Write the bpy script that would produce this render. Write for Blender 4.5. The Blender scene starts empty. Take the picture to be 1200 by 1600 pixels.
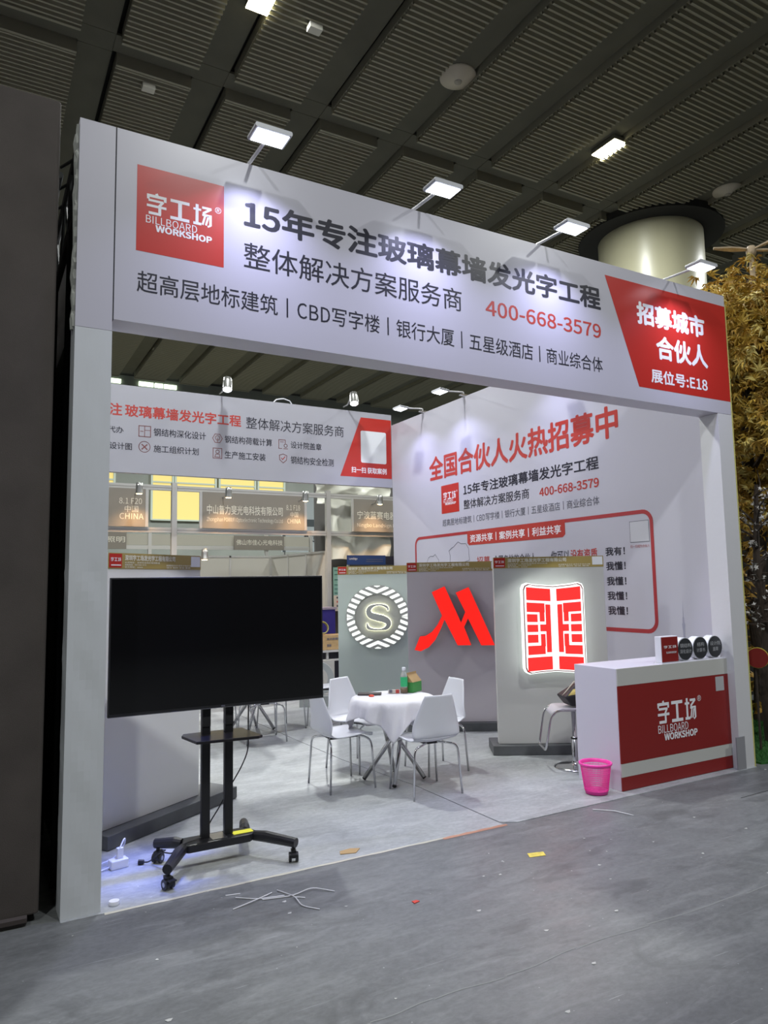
import bpy, math, random, os
from math import sin, cos, pi, radians, sqrt, hypot
from mathutils import Vector, Matrix
random.seed(7)
S = bpy.context.scene
COL = S.collection

# ------------------------------------------------------------------ camera
yaw, pitch, roll = 0.5136, 0.1000, -0.0179
fwd = Vector((sin(yaw)*cos(pitch), cos(yaw)*cos(pitch), sin(pitch)))
rgt = Vector((cos(yaw), -sin(yaw), 0))
upv = rgt.cross(fwd)
r2 = cos(roll)*rgt + sin(roll)*upv
u2 = -sin(roll)*rgt + cos(roll)*upv
cd = bpy.data.cameras.new('camera'); cam = bpy.data.objects.new('camera', cd); COL.objects.link(cam)
cd.sensor_fit = 'HORIZONTAL'; cd.sensor_width = 36; cd.lens = 1133.9*36/1200
cd.clip_start = .05; cd.clip_end = 200
cam.matrix_world = Matrix(((r2.x, u2.x, -fwd.x, -0.4609), (r2.y, u2.y, -fwd.y, -4.4381), (r2.z, u2.z, -fwd.z, 1.7666), (0, 0, 0, 1)))
S.camera = cam

# ------------------------------------------------------------------ world, exposure
w = bpy.data.worlds.new('hall_air'); S.world = w; w.use_nodes = True
w.node_tree.nodes['Background'].inputs[0].default_value = (.72, .80, 1.0, 1)
w.node_tree.nodes['Background'].inputs[1].default_value = .10
S.view_settings.view_transform = 'Standard'
S.view_settings.look = 'None'
S.view_settings.exposure = 0.0
S.view_settings.gamma = 1
S.view_settings.use_curve_mapping = False
S.cycles.use_denoising = True
S.cycles.max_bounces = 7
S.cycles.sample_clamp_indirect = 4

FLOOD_W = 9.5        # watts of each cold flood lamp over the front sign
INNER_W = 13.0
SPOT_W = 9.0
HALL_W = 520.0
COLD = (.62, .63, 1.0)
HALLC = (.93, .96, .95)

# ------------------------------------------------------------------ materials
MATS = {}
def mat(name, col, rough=.6, metal=0, emit=None, es=0, spec=.5, coat=0, trans=0, noise=0, nscale=8, bump=0, bscale=60, stretch=None, alpha=1):
    if name in MATS: return MATS[name]
    m = bpy.data.materials.new(name); m.use_nodes = True
    nt = m.node_tree; b = nt.nodes['Principled BSDF']
    b.inputs['Base Color'].default_value = (*col, 1)
    b.inputs['Roughness'].default_value = rough
    b.inputs['Metallic'].default_value = metal
    b.inputs['Specular IOR Level'].default_value = spec
    b.inputs['Coat Weight'].default_value = coat
    b.inputs['Transmission Weight'].default_value = trans
    b.inputs['Alpha'].default_value = alpha
    if emit: 
        b.inputs['Emission Color'].default_value = (*emit, 1); b.inputs['Emission Strength'].default_value = es
    if noise or bump:
        tc = nt.nodes.new('ShaderNodeTexCoord'); mp = nt.nodes.new('ShaderNodeMapping')
        nt.links.new(tc.outputs['Object'], mp.inputs[0])
        if stretch: mp.inputs['Scale'].default_value = stretch
    if noise:
        n = nt.nodes.new('ShaderNodeTexNoise'); n.inputs['Scale'].default_value = nscale; n.inputs['Detail'].default_value = 5
        nt.links.new(mp.outputs[0], n.inputs['Vector'])
        r = nt.nodes.new('ShaderNodeValToRGB')
        lo = tuple(max(0, c*(1-noise)) for c in col); hi = tuple(min(1, c*(1+noise)) for c in col)
        r.color_ramp.elements[0].position = .3; r.color_ramp.elements[1].position = .7
        r.color_ramp.elements[0].color = (*lo, 1); r.color_ramp.elements[1].color = (*hi, 1)
        nt.links.new(n.outputs[0], r.inputs[0]); nt.links.new(r.outputs[0], b.inputs['Base Color'])
    if bump:
        n2 = nt.nodes.new('ShaderNodeTexNoise'); n2.inputs['Scale'].default_value = bscale; n2.inputs['Detail'].default_value = 3
        nt.links.new(mp.outputs[0], n2.inputs['Vector'])
        bp = nt.nodes.new('ShaderNodeBump'); bp.inputs['Strength'].default_value = bump; bp.inputs['Distance'].default_value = .02
        nt.links.new(n2.outputs[0], bp.inputs['Height']); nt.links.new(bp.outputs[0], b.inputs['Normal'])
    MATS[name] = m
    return m

def floor_material(name, base, dark, light, rough, scratch=.55):
    m = bpy.data.materials.new(name); m.use_nodes = True
    nt = m.node_tree; N = nt.nodes.new; L = nt.links.new; b = nt.nodes['Principled BSDF']
    tc = N('ShaderNodeTexCoord')
    def nz(scale, detail, sx=1, sy=1, rot=0, dist=0, rough_=.55):
        mp = N('ShaderNodeMapping'); mp.inputs['Scale'].default_value = (sx, sy, 1); mp.inputs['Rotation'].default_value = (0, 0, rot)
        n = N('ShaderNodeTexNoise'); n.inputs['Scale'].default_value = scale; n.inputs['Detail'].default_value = detail
        n.inputs['Distortion'].default_value = dist; n.inputs['Roughness'].default_value = rough_
        L(tc.outputs['Object'], mp.inputs[0]); L(mp.outputs[0], n.inputs['Vector']); return n
    def ramp(n, p0, c0, p1, c1):
        r = N('ShaderNodeValToRGB'); e = r.color_ramp.elements
        e[0].position = p0; e[0].color = (*c0, 1); e[1].position = p1; e[1].color = (*c1, 1)
        L(n.outputs[0], r.inputs[0]); return r
    def mix(fac, a, bb):
        x = N('ShaderNodeMix'); x.data_type = 'RGBA'
        if hasattr(fac, 'outputs'): L(fac.outputs[0], x.inputs[0])
        else: x.inputs[0].default_value = fac
        L(a, x.inputs[6]); L(bb, x.inputs[7]); return x
    big = ramp(nz(.9, 6, 1, 1.6, .4, .6), .35, dark, .68, base)
    streak = ramp(nz(3.2, 8, .6, 2.8, .25, .8, .65), .50, (0, 0, 0), .74, (1, 1, 1))
    lt = N('ShaderNodeRGB'); lt.outputs[0].default_value = (*light, 1)
    x1 = mix(streak, big.outputs[0], lt.outputs[0])
    fine = ramp(nz(22, 9, 1, 1.7, .3, .4, .7), .32, tuple(c*.62 for c in base), .68, tuple(min(1, c*1.28) for c in base))
    x2 = mix(.45, x1.outputs[2], fine.outputs[0])
    patch = ramp(nz(1.7, 7, 1, 1.9, .6, 1.1, .62), .56, (0, 0, 0), .66, (.5, .5, .5))
    pt = N('ShaderNodeRGB'); pt.outputs[0].default_value = (*[c*.80 for c in dark], 1)
    x2 = mix(patch, x2.outputs[2], pt.outputs[0])
    scr = ramp(nz(9, 3, .12, 5.5, .5, 1.6, .5), .70, (0, 0, 0), .735, (scratch,)*3)
    lt2 = N('ShaderNodeRGB'); lt2.outputs[0].default_value = (*[min(1, c*1.7) for c in light], 1)
    x3 = mix(scr, x2.outputs[2], lt2.outputs[0])
    spk = ramp(nz(26, 2), .735, (0, 0, 0), .76, (scratch*1.2,)*3)
    x4 = mix(spk, x3.outputs[2], lt2.outputs[0])
    L(x4.outputs[2], b.inputs['Base Color'])
    rr = N('ShaderNodeMapRange'); rn = nz(5, 5, 1, 2)
    rr.inputs[3].default_value = rough-.10; rr.inputs[4].default_value = rough+.16
    L(rn.outputs[0], rr.inputs[0]); L(rr.outputs[0], b.inputs['Roughness'])
    bp = N('ShaderNodeBump'); bp.inputs['Strength'].default_value = .25; bp.inputs['Distance'].default_value = .01
    L(nz(7, 8).outputs[0], bp.inputs['Height']); L(bp.outputs[0], b.inputs['Normal'])
    return m

WHITE = mat('white_laminate', (.62, .62, .64), .42, bump=.04, bscale=25)
PRINTW = mat('printed_white_board', (.50, .49, .555), .30)
CLOTHW = mat('white_wrap_fabric', (.56, .58, .60), .8, noise=.02, nscale=3, bump=.10, bscale=5, stretch=(2, 2, .8))
INK = mat('dark_ink', (.022, .022, .035), .30)
INKGREY = mat('grey_ink', (.12, .12, .15), .5)
REDINK = mat('red_ink', (.45, .045, .035), .35)
REDPRINT = mat('red_print', (.48, .028, .020), .30)
REDDEEP = mat('deep_red_print', (.225, .010, .008), .5)
REDTHIN = mat('thin_red_ink', (.40, .07, .06), .5)
WINK = mat('white_ink', (.80, .80, .83), .5)
WHITESPOT = mat('plain_white_patch', (.74, .76, .80), .5)
BLACKM = mat('black_powder_coat', (.012, .012, .014), .38)
BLACKP = mat('black_plastic', (.014, .014, .016), .5)
SCREEN = mat('screen_glass', (.004, .004, .005), .09, spec=.45)
CHROME = mat('chrome', (.62, .62, .63), .14, metal=1)
STEEL = mat('brushed_steel', (.50, .50, .51), .32, metal=1)
ALU = mat('aluminium', (.62, .61, .58), .38, metal=.5)
PLASTW = mat('white_plastic', (.74, .75, .80), .32)
GOLD = mat('gold_band', (.36, .27, .085), .45)
PANELG = mat('grey_display_board', (.50, .50, .485), .55)
PLINTH = mat('dark_grey_plinth', (.085, .09, .095), .5, noise=.2, nscale=6)
CEILD = mat('ceiling_dark_board', (.080, .078, .057), .8, noise=.12, nscale=1.5)
CEILR = mat('ceiling_ribbed_metal', (.24, .23, .17), .6)
CEILB = mat('ceiling_gap_black', (.018, .018, .016), .9)
COLM = mat('painted_column', (.36, .345, .235), .35)
BROWNBOARD = mat('brown_name_board', (.24, .215, .18), .6)
TARP = mat('dark_green_tarpaulin', (.05, .068, .055), .6, noise=.5, nscale=2, bump=.5, bscale=4)
BLACKFAB = mat('black_fabric', (.062, .052, .047), .85, noise=.15, nscale=3, bump=.15, bscale=200)
PARTW = mat('cream_partition', (.52, .50, .44), .6)
CARD = mat('cardboard', (.42, .28, .13), .8, noise=.08, nscale=14)

# ------------------------------------------------------------------ mesh helpers
class MB:
    def __init__(s): s.v = []; s.f = []; s.m = []
    def add(s, vs, fs, mi=0):
        o = len(s.v); s.v += [tuple(v) for v in vs]; s.f += [tuple(i+o for i in f) for f in fs]; s.m += [mi]*len(fs); return s
    def box(s, x0, y0, z0, x1, y1, z1, mi=0):
        return s.add([(x0,y0,z0),(x1,y0,z0),(x1,y1,z0),(x0,y1,z0),(x0,y0,z1),(x1,y0,z1),(x1,y1,z1),(x0,y1,z1)],
                     [(0,3,2,1),(4,5,6,7),(0,1,5,4),(1,2,6,5),(2,3,7,6),(3,0,4,7)], mi)
    def quad(s, a, b, c, d, mi=0): return s.add([a,b,c,d], [(0,1,2,3)], mi)
    def prism(s, poly, y0, y1, mi=0, mi_side=None):
        """poly in local x,z; extruded along y from y0 (front) to y1"""
        n = len(poly)
        area = sum(poly[i][0]*poly[(i+1)%n][1]-poly[(i+1)%n][0]*poly[i][1] for i in range(n))
        if area < 0: poly = poly[::-1]
        vs = [(x,y0,z) for x,z in poly]+[(x,y1,z) for x,z in poly]
        s.add(vs, [tuple(range(n))], mi)
        s.add(vs, [tuple(range(2*n-1, n-1, -1))], mi)
        s.add(vs, [(i, i+n, (i+1)%n+n, (i+1)%n) for i in range(n)], mi if mi_side is None else mi_side)
        return s
    def prismz(s, poly, z0, z1, mi=0):
        n = len(poly)
        area = sum(poly[i][0]*poly[(i+1)%n][1]-poly[(i+1)%n][0]*poly[i][1] for i in range(n))
        if area < 0: poly = poly[::-1]
        vs = [(x,y,z0) for x,y in poly]+[(x,y,z1) for x,y in poly]
        return s.add(vs, [tuple(range(n-1,-1,-1)), tuple(range(n,2*n))]+[(i,(i+1)%n,(i+1)%n+n,i+n) for i in range(n)], mi)
    def tube(s, path, r, n=8, mi=0, caps=True):
        P = [Vector(p) for p in path]; rs = r if isinstance(r, (list, tuple)) else [r]*len(P)
        up = None; rings = []
        for i, p in enumerate(P):
            if i == 0: t = P[1]-P[0]
            elif i == len(P)-1: t = P[-1]-P[-2]
            else: t = (P[i+1]-P[i]).normalized()+(P[i]-P[i-1]).normalized()
            t = t.normalized() if t.length > 1e-9 else Vector((0,0,1))
            if up is None:
                up = Vector((0,0,1)) if abs(t.z) < .9 else Vector((1,0,0))
            a = (up-t*up.dot(t)).normalized(); up = a; b = t.cross(a)
            rings.append([p+(a*cos(2*pi*k/n)+b*sin(2*pi*k/n))*rs[i] for k in range(n)])
        vs = [v for rg in rings for v in rg]
        fs = [(i*n+k, i*n+(k+1)%n, (i+1)*n+(k+1)%n, (i+1)*n+k) for i in range(len(P)-1) for k in range(n)]
        if caps: fs += [tuple(range(n-1,-1,-1)), tuple((len(P)-1)*n+k for k in range(n))]
        return s.add(vs, fs, mi)
    def lathe(s, prof, n=24, c=(0,0,0), mi=0):
        vs = [(c[0]+r*cos(2*pi*k/n), c[1]+r*sin(2*pi*k/n), c[2]+z) for r, z in prof for k in range(n)]
        fs = [(i*n+k, i*n+(k+1)%n, (i+1)*n+(k+1)%n, (i+1)*n+k) for i in range(len(prof)-1) for k in range(n)]
        return s.add(vs, fs, mi)
    def grid(s, fn, nu, nv, mi=0, close=False):
        vs = [fn(u/nu, v/nv) for v in range(nv+1) for u in range(nu+1)]
        return s.add(vs, [(v*(nu+1)+u, v*(nu+1)+u+1, (v+1)*(nu+1)+u+1, (v+1)*(nu+1)+u) for v in range(nv) for u in range(nu)], mi)
    def xf(s, M):
        s.v = [tuple(M @ Vector(v)) for v in s.v]; return s
    def build(s, name, m, parent=None, smooth=False, loc=None, rotz=0, kind=None):
        me = bpy.data.meshes.new(name); me.from_pydata(s.v, [], s.f); me.update()
        for x in (m if isinstance(m, (list, tuple)) else [m]): me.materials.append(x)
        if any(s.m): me.polygons.foreach_set('material_index', s.m)
        if smooth: me.polygons.foreach_set('use_smooth', [True]*len(s.f))
        o = bpy.data.objects.new(name, me); COL.objects.link(o)
        if parent: o.parent = parent
        if loc: o.location = loc
        o.rotation_euler = (0, 0, rotz)
        if kind: o['kind'] = kind
        return o

def bevel(o, wd=.004, seg=2):
    md = o.modifiers.new('bevel', 'BEVEL'); md.width = wd; md.segments = seg; md.limit_method = 'ANGLE'; return o
def thing(name, label, cat, loc=(0,0,0), rotz=0, group=None):
    o = bpy.data.objects.new(name, None); COL.objects.link(o); o.empty_display_size = .1
    o.location = loc; o.rotation_euler = (0,0,rotz); tag(o, label, cat, group); return o
def tag(o, label, cat, group=None):
    o['label'] = label; o['category'] = cat
    if group: o['group'] = group
    return o
def struct(o): o['kind'] = 'structure'; return o
def copy_tree(o, parent=None):
    c = o.copy(); COL.objects.link(c)
    if parent: c.parent = parent
    for ch in [x for x in bpy.data.objects if x.parent == o and x is not c]: copy_tree(ch, c)
    return c
def arc(cx, cy, r, a0, a1, n): return [(cx+r*cos(a0+(a1-a0)*i/n), cy+r*sin(a0+(a1-a0)*i/n)) for i in range(n+1)]
def rrect(x0, z0, x1, z1, r, n=5):
    return arc(x1-r,z0+r,r,-pi/2,0,n)+arc(x1-r,z1-r,r,0,pi/2,n)+arc(x0+r,z1-r,r,pi/2,pi,n)+arc(x0+r,z0+r,r,pi,1.5*pi,n)
def fillet(P, r, closed=False):
    """round the corners of a 3-D path"""
    P = [Vector(p) for p in P]; out = [P[0]]
    for i in range(1, len(P)-1):
        a, b, c = P[i-1], P[i], P[i+1]
        p0 = b+(a-b).normalized()*min(r, (a-b).length*.45); p1 = b+(c-b).normalized()*min(r, (c-b).length*.45)
        for k in range(6):
            t = k/5; out.append(p0*(1-t)**2+b*2*t*(1-t)+p1*t*t)
    return out+[P[-1]]

# ------------------------------------------------------------------ lettering
try:
    FONT = bpy.data.fonts.load(os.path.join(bpy.utils.system_resource('DATAFILES'), 'fonts', 'Noto Sans CJK Regular.woff2'))
except Exception:
    FONT = None
REQ = []
def txt(parent, s, x0, x1, z0, z1, m, y=-.004, bold=0, name='lettering'):
    """flat print of the words s filling the rectangle x0..x1, z0..z1 of the parent's local front"""
    me = bpy.data.meshes.new(name); me.materials.append(m)
    o = bpy.data.objects.new(name, me); COL.objects.link(o); o.parent = parent
    REQ.append((me, s, x0, x1, z0, z1, y, bold)); return o
def set_type():
    """all wordings are laid out once, one per line, and then shared out to their boards"""
    cu = bpy.data.curves.new('type', 'FONT'); ob = bpy.data.objects.new('type', cu); COL.objects.link(ob)
    if FONT: cu.font = FONT
    cu.size = 1; cu.resolution_u = 3; cu.fill_mode = 'FRONT'; cu.space_line = 2.0
    cu.body = 'H\nH'; me = ob.to_mesh(); ys = sorted(v.co.y for v in me.vertices); base = 0.0
    LH = ys[-1]-(ys[len(ys)//2-1]); ob.to_mesh_clear()
    words = []
    for r in REQ:
        if r[1] not in words: words.append(r[1])
    cu.body = '\n'.join(words); me = ob.to_mesh()
    V = [tuple(v.co) for v in me.vertices]; F = [tuple(p.vertices) for p in me.polygons]
    ob.to_mesh_clear(); bpy.data.objects.remove(ob); bpy.data.curves.remove(cu)
    lines = [([], [], {}) for _ in words]
    for f in F:
        cy = sum(V[i][1] for i in f)/len(f); k = max(0, min(len(words)-1, round((.35-cy)/LH)))
        vs, fs, mp = lines[k]; g = []
        for i in f:
            if i not in mp: mp[i] = len(vs); vs.append(V[i])
            g.append(mp[i])
        fs.append(tuple(g))
    for me, s, x0, x1, z0, z1, y, bold in REQ:
        V_, F_, _ = lines[words.index(s)]
        ax, bx = min(v[0] for v in V_), max(v[0] for v in V_); ay, by = min(v[1] for v in V_), max(v[1] for v in V_)
        q = max(0, bold)*.45; sx = (x1-x0)/(bx-ax+2*q); sz = (z1-z0)/(by-ay+2*q); b = MB()
        offs = [(0,0)] if q == 0 else [(q*cos(2*pi*k/7+.3), q*sin(2*pi*k/7+.3)) for k in range(7)]
        for k, (ox, oz) in enumerate(offs):
            b.add([(x0+(v[0]+ox+q-ax)*sx, y-.00012*k, z0+(v[1]+oz+q-ay)*sz) for v in V_], F_)
        me.from_pydata(b.v, [], b.f); me.update()

def stroke_mb(b, strokes, x0, z1, sx, sz, y, th=.0012):
    k = 0
    for (ax, ay, bx, by, wd) in strokes:
        A = Vector((ax, ay)); B = Vector((bx, by)); d = (B-A).normalized(); n = Vector((-d.y, d.x))*wd/2
        pts = [A+n, B+n, B-n, A-n]
        b.add([(x0+q.x/100*sx, y-.00005*(k % 4), z1-q.y/100*sz) for q in pts], [(0,1,2,3)]); k += 1
CH_ZI = [(48,-6,54,8,14),(0,9,100,9,14),(7,2,7,26,13),(93,2,93,28,14),(8,31,82,31,11),(84,28,62,54,12),(0,57,100,57,12),(66,54,66,93,15),(10,92,72,92,13)]
CH_GONG = [(0,8,100,8,15),(0,92,100,92,15),(50,8,50,92,20)]
CH_CHANG = [(20,-4,20,90,16),(0,21,42,21,11),(0,92,44,92,13),(47,7,98,7,12),(97,6,52,36,12),(48,43,100,43,12),(93,40,93,92,14),(94,90,78,98,9),(64,46,50,93,11),(82,46,68,93,11)]
def logo(parent, x0, z0, x1, z1, m, y=-.006, small=True, ring=True):
    """the two-line studio mark: three wide-cut characters, thin and bold Latin words below"""
    W_ = x1-x0; H_ = z1-z0
    b = MB(); zt = z1; hz = H_*.56; cw = W_*.29
    for i, ch in enumerate((CH_ZI, CH_GONG, CH_CHANG)):
        stroke_mb(b, ch, x0+i*(W_-cw)/2*.985, zt, cw, hz, y)
    b.build('lettering', m, parent)
    if small:
        txt(parent, 'BILLBOARD', x0-.01*W_, x0+.76*W_, z0+.20*H_, z0+.41*H_, m, y-.0004, -.012)
        txt(parent, 'WORKSHOP', x0+.13*W_, x1-.005*W_, z0, z0+.19*H_, m, y-.0008, .035)
    if ring:
        rb = MB(); c = (x1+.09*W_, z1-.02*H_); r = .05*W_
        P = arc(c[0], c[1], r, 0, 2*pi, 20); Q = arc(c[0], c[1], r*.84, 0, 2*pi, 20)
        rb.add([(a, y, d) for a, d in P]+[(a, y, d) for a, d in Q], [(i, i+1, i+22, i+21) for i in range(20)])
        rb.build('lettering', m, parent)
        txt(parent, 'R', c[0]-r*.42, c[0]+r*.45, c[1]-r*.55, c[1]+r*.55, m, y, .01)

W, D, H = 6.0, 6.69, 4.59

# ================================================================== SETTING
CONC = floor_material('worn_concrete', (.175, .182, .184), (.095, .10, .102), (.26, .27, .27), .38)
fl = MB(); fl.quad((-30,-20,0),(50,-20,0),(50,26,0),(-30,26,0)); floor = struct(fl.build('floor', CONC))
# long hairline crack in the slab
ck = MB(); pts = [(.55,-1.665),(1.0,-1.66),(1.31,-1.655),(1.69,-1.67),(2.13,-1.65),(2.62,-1.66),(3.39,-1.685),(4.6,-1.67)]
for i in range(len(pts)-1):
    (xa,ya),(xb,yb) = pts[i],pts[i+1]
    for k in range(5):
        t0,t1 = k/5,(k+1)/5
        j = lambda t: (xa+(xb-xa)*t, ya+(yb-ya)*t+.008*sin(37*t+i*3), .0012)
        a,c = Vector(j(t0)),Vector(j(t1)); ck.quad(a+Vector((0,-.0025,0)), c+Vector((0,-.0025,0)), c+Vector((0,.003,0)), a+Vector((0,.003,0)))
ck.build('crack', mat('crack_dust', (.27,.28,.27), .9), floor)
# concrete joint
cj = MB()
for k in range(12):
    xa = 5.0+k*.3; cj.quad((xa,-.55+.01*(k%2),.0012),(xa+.3,-.55+.01*((k+1)%2),.0012),(xa+.3,-.54+.01*((k+1)%2),.0012),(xa,-.54+.01*(k%2),.0012))
cj.build('joint', mat('joint_dark', (.04,.04,.04), .9), floor)

MATF = floor_material('grey_vinyl', (.40, .415, .42), (.25, .265, .27), (.52, .54, .54), .36, .30)
m1 = MB(); m1.prismz([(.0,-.03),(2.98,-.03),(2.98,1.2),(2.86,2.4),(2.78,6.6),(0,6.6)], .0, .003)
tag(m1.build('vinyl_floor_sheet', MATF), 'grey scuffed vinyl floor sheet under the black television stand', 'floor sheet')
m2 = MB(); m2.prismz([(3.10,-.05),(6.0,-.02),(6.0,6.6),(2.785,6.6),(2.866,2.4),(2.986,1.2),(2.99,.02)], .0, .005)
tag(m2.build('vinyl_floor_sheet', MATF), 'grey vinyl floor sheet under the counter with a lifted front corner', 'floor sheet')
tp = MB()
for i in range(24):
    x0_ = .22+i*.115
    tp.quad((x0_,-.052+.004*(i%3),.0016),(x0_+.115,-.052+.004*((i+1)%3),.0016),(x0_+.115,-.028,.0036),(x0_,-.028,.0036))
tag(tp.build('adhesive_tape', mat('clear_tape', (.50,.48,.40), .18)), 'clear adhesive tape strip along the front edge of the vinyl sheet', 'tape')
rp = MB()
for i in range(8): rp.quad((2.44+i*.07,-.065,.0018),(2.51+i*.07,-.065,.0018),(2.51+i*.07,-.03-.01*(i%2),.004),(2.44+i*.07,-.03-.01*((i+1)%2),.004))
tag(rp.build('adhesive_tape', mat('dull_orange_tape', (.40,.20,.13), .6)), 'dull orange tape remnant where the two vinyl sheets meet', 'tape')

# ceiling ----------------------------------------------------------
HC = 10.0
cb = MB(); cb.quad((-30,-20,HC+.32),(-30,26,HC+.32),(50,26,HC+.32),(50,-20,HC+.32)); ceiling = struct(cb.build('ceiling', CEILB))
strip_me = None
def ribbed(x0, x1, y0, y1, ribs=True):
    b = MB(); z = HC
    b.box(x0, y0, z+.03, x1, y1, z+.20)
    b.box(x0, y0, z-.045, x1, y0+.05, z+.03); b.box(x0, y1-.05, z-.045, x1, y1, z+.03)
    n = int((y1-y0-.1)/.105)
    if ribs:
        for i in range(n):
            ya = y0+.07+i*.105
            b.add([(x0,ya,z+.03),(x1,ya,z+.03),(x1,ya+.012,z-.035),(x0,ya+.012,z-.035),(x1,ya+.045,z-.035),(x0,ya+.045,z-.035),(x1,ya+.055,z+.03),(x0,ya+.055,z+.03)],
                  [(0,3,2,1),(3,5,4,2),(5,7,6,4)])
    return b
proto = {}
def ceil_panel(i, row):
    y0, y1 = ((-11.2, 6.33), (6.80, 24.4))[row]
    if row not in proto:
        proto[row] = ribbed(0, 1.17, y0, y1).build('ceiling_panel', CEILR, ceiling); o = proto[row]
    else:
        o = proto[row].copy(); COL.objects.link(o)
    o.location = (1.21+1.748*i, 0, 0)
for i in range(-4, 14):
    for row in (0, 1): ceil_panel(i, row)
sps = {}
for i in range(-5, 14):
    for (y0,y1) in ((-11.2,-5.4),(-5.4,.4),(.4,6.33),(6.33,6.74),(6.74,12.6),(12.6,18.5),(18.5,24.3)):
        k = round(y1-y0, 2)
        if k not in sps: sps[k] = o = MB().box(0, .004, HC+.10, .50, k-.004, HC+.14).build('ceiling_strip_board', CEILD, ceiling)
        else: o = sps[k].copy(); COL.objects.link(o)
        o.location = (1.21+1.748*i+1.17, y0, 0)
g0 = None
for i in range(-4, 14):
    if g0 is None: g0 = o = MB().box(-.078, 6.331, HC+.09, 1.17, 6.70, HC+.13).build('ceiling_cross_board', CEILD, ceiling)
    else: o = g0.copy(); COL.objects.link(o)
    o.location = (1.21+1.748*i, 0, 0)

# far hall wall with yellow lit windows
wb = MB(); wb.box(-30, 25.3, 0, 50, 25.6, 10.3); wall_back = struct(wb.build('wall_back', mat('grey_green_hall_wall', (.20,.215,.19), .8, noise=.1, nscale=1)))
YW = mat('yellow_blind_lit', (.30,.25,.10), .8, emit=(.84,.66,.20), es=.80)
XS = [(-1.4,.9),(1.0,3.95),(5.6,8.25),(8.45,9.95),(10.1,11.3),(11.5,12.6)]
wn = 0
xs = [-.8, 1.0, 2.7, 4.30, 4.44, 5.60, 6.46, 6.54, 8.1, 8.28, 9.85, 10.05, 11.35]
fr = MB()
for xa, xb in ((1.0,4.18),(5.60,6.44),(6.54,8.20),(8.36,9.92),(10.05,11.25)):
    wn += 1
    o = MB().box(xa, 25.22, 4.55, xb, 25.30, 7.2).build('window_%d' % wn, YW); struct(o)
    f = MB()
    for x in (xa, xb): f.box(x-.04, 25.15, 4.5, x+.04, 25.25, 7.25)
    for z in (4.52, 6.05, 7.22): f.box(xa, 25.16, z-.03, xb, 25.25, z+.03)
    f.build('window_frame', mat('pale_green_frame', (.42,.48,.40), .6), o)
GL = mat('daylight_slit', (.8,.9,.8), .6, emit=(.85,1.0,.75), es=2.2)
for xa, xb in ((3.5,4.36),(5.05,5.5),(5.53,5.62),(5.68,6.0),(6.05,6.55)):
    wn += 1; struct(MB().box(xa, 25.2, 9.93, xb, 25.28, 10.1).build('window_%d' % wn, GL))
wr = MB(); wr.box(26, -20, 0, 26.3, 25.3, 10.3); struct(wr.build('wall_right', mat('dark_hall_wall', (.035,.035,.033), .8)))
wl = MB(); wl.box(-20.3, -20, 0, -20, 25.3, 10.3); struct(wl.build('wall_left', MATS['dark_hall_wall']))
wf = MB(); wf.box(-20, -14.3, 0, 26, -14, 10.3); struct(wf.build('wall_front', MATS['dark_hall_wall']))

# round column with its dark ceiling collar
col = thing('round_column', 'thick round cream painted column rising behind the front sign to the ceiling', 'column', (13.5, 7.0, 0))
MB().lathe([(1.2,0),(1.2,HC-.02)], 64).build('shaft', COLM, col, smooth=True)
MB().lathe([(1.2,HC-.07),(1.66,HC-.07),(1.66,HC+.1)], 64).build('collar', CEILB, col)

# ceiling fittings
def hall_lamp(x, y, label):
    t = thing('hall_lamp', label, 'lamp', (x, y, HC))
    bevel(MB().box(-.17,-.30,.0,.17,.30,.095).build('housing', STEEL, t))
    MB().box(-.16,-.29,-.014,.16,.29,-.002).build('lens', mat('hall_lamp_lens', (1,.95,.7), .5, emit=(1.0,.92,.55), es=22), t)
    return t
hall_lamp(2.80, 4.52, 'bright yellowish lamp on the ceiling at the top edge, left of centre')
hall_lamp(9.87, 4.84, 'bright yellowish lamp on the ceiling above the right half of the sign')
def hall_light(x, y, e):
    ld = bpy.data.lights.new('hall_lamp_light', 'AREA'); ld.shape = 'RECTANGLE'; ld.size = .3; ld.size_y = .56; ld.energy = e; ld.color = HALLC
    o = bpy.data.objects.new('hall_lamp_light', ld); COL.objects.link(o); o.location = (x, y, HC-.03)
for x, y in ((2.80,4.52),(9.87,4.84)): hall_light(x, y, HALL_W)
for x, y in ((-4.3,4.8),(16.8,4.8),(-4.3,-6.5),(2.74,-6.5),(9.8,-6.5),(2.74,16.5),(9.8,16.5),(16.8,16.5)): hall_light(x, y, HALL_W*(2.6 if y > 10 else .9))
def dome(x, y, label, r=.30, z=HC):
    t = thing('ceiling_speaker', label, 'speaker', (x, y, z))
    MB().lathe([(0,.0),(r*.25,.0),(r*.3,.02),(r,.07),(r,.1)], 28).build('cone', mat('speaker_white', (.50,.46,.38), .6), t, smooth=True)
    MB().lathe([(0,-.02),(r*.2,-.015),(r*.22,.0)], 16).build('centre_cap', mat('speaker_cap', (.30,.28,.24), .6), t, smooth=True)
dome(6.22, 4.66, 'round cream ceiling speaker above the middle of the sign')
dome(13.41, 4.83, 'round cream ceiling speaker right of the yellowish lamp, above the column')
dome(5.02, 20.86, 'lit round downlight far back on the ceiling, left inside the booth opening', .34)
dome(12.56, 22.08, 'small round ceiling speaker far back, above the right can spotlight', .34)
for x, y, l in ((1.75, 7.07, 'small white rectangular ceiling box above the top left corner of the sign'), (3.63, 4.63, 'small white rectangular ceiling box right of the top yellowish lamp')):
    bevel(tag(MB().box(-.10,-.07,-.11,.10,.07,-.02).build('ceiling_sensor', mat('sensor_white', (.55,.54,.47), .5), loc=(x, y, HC-.01)), l, 'sensor'))

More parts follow.
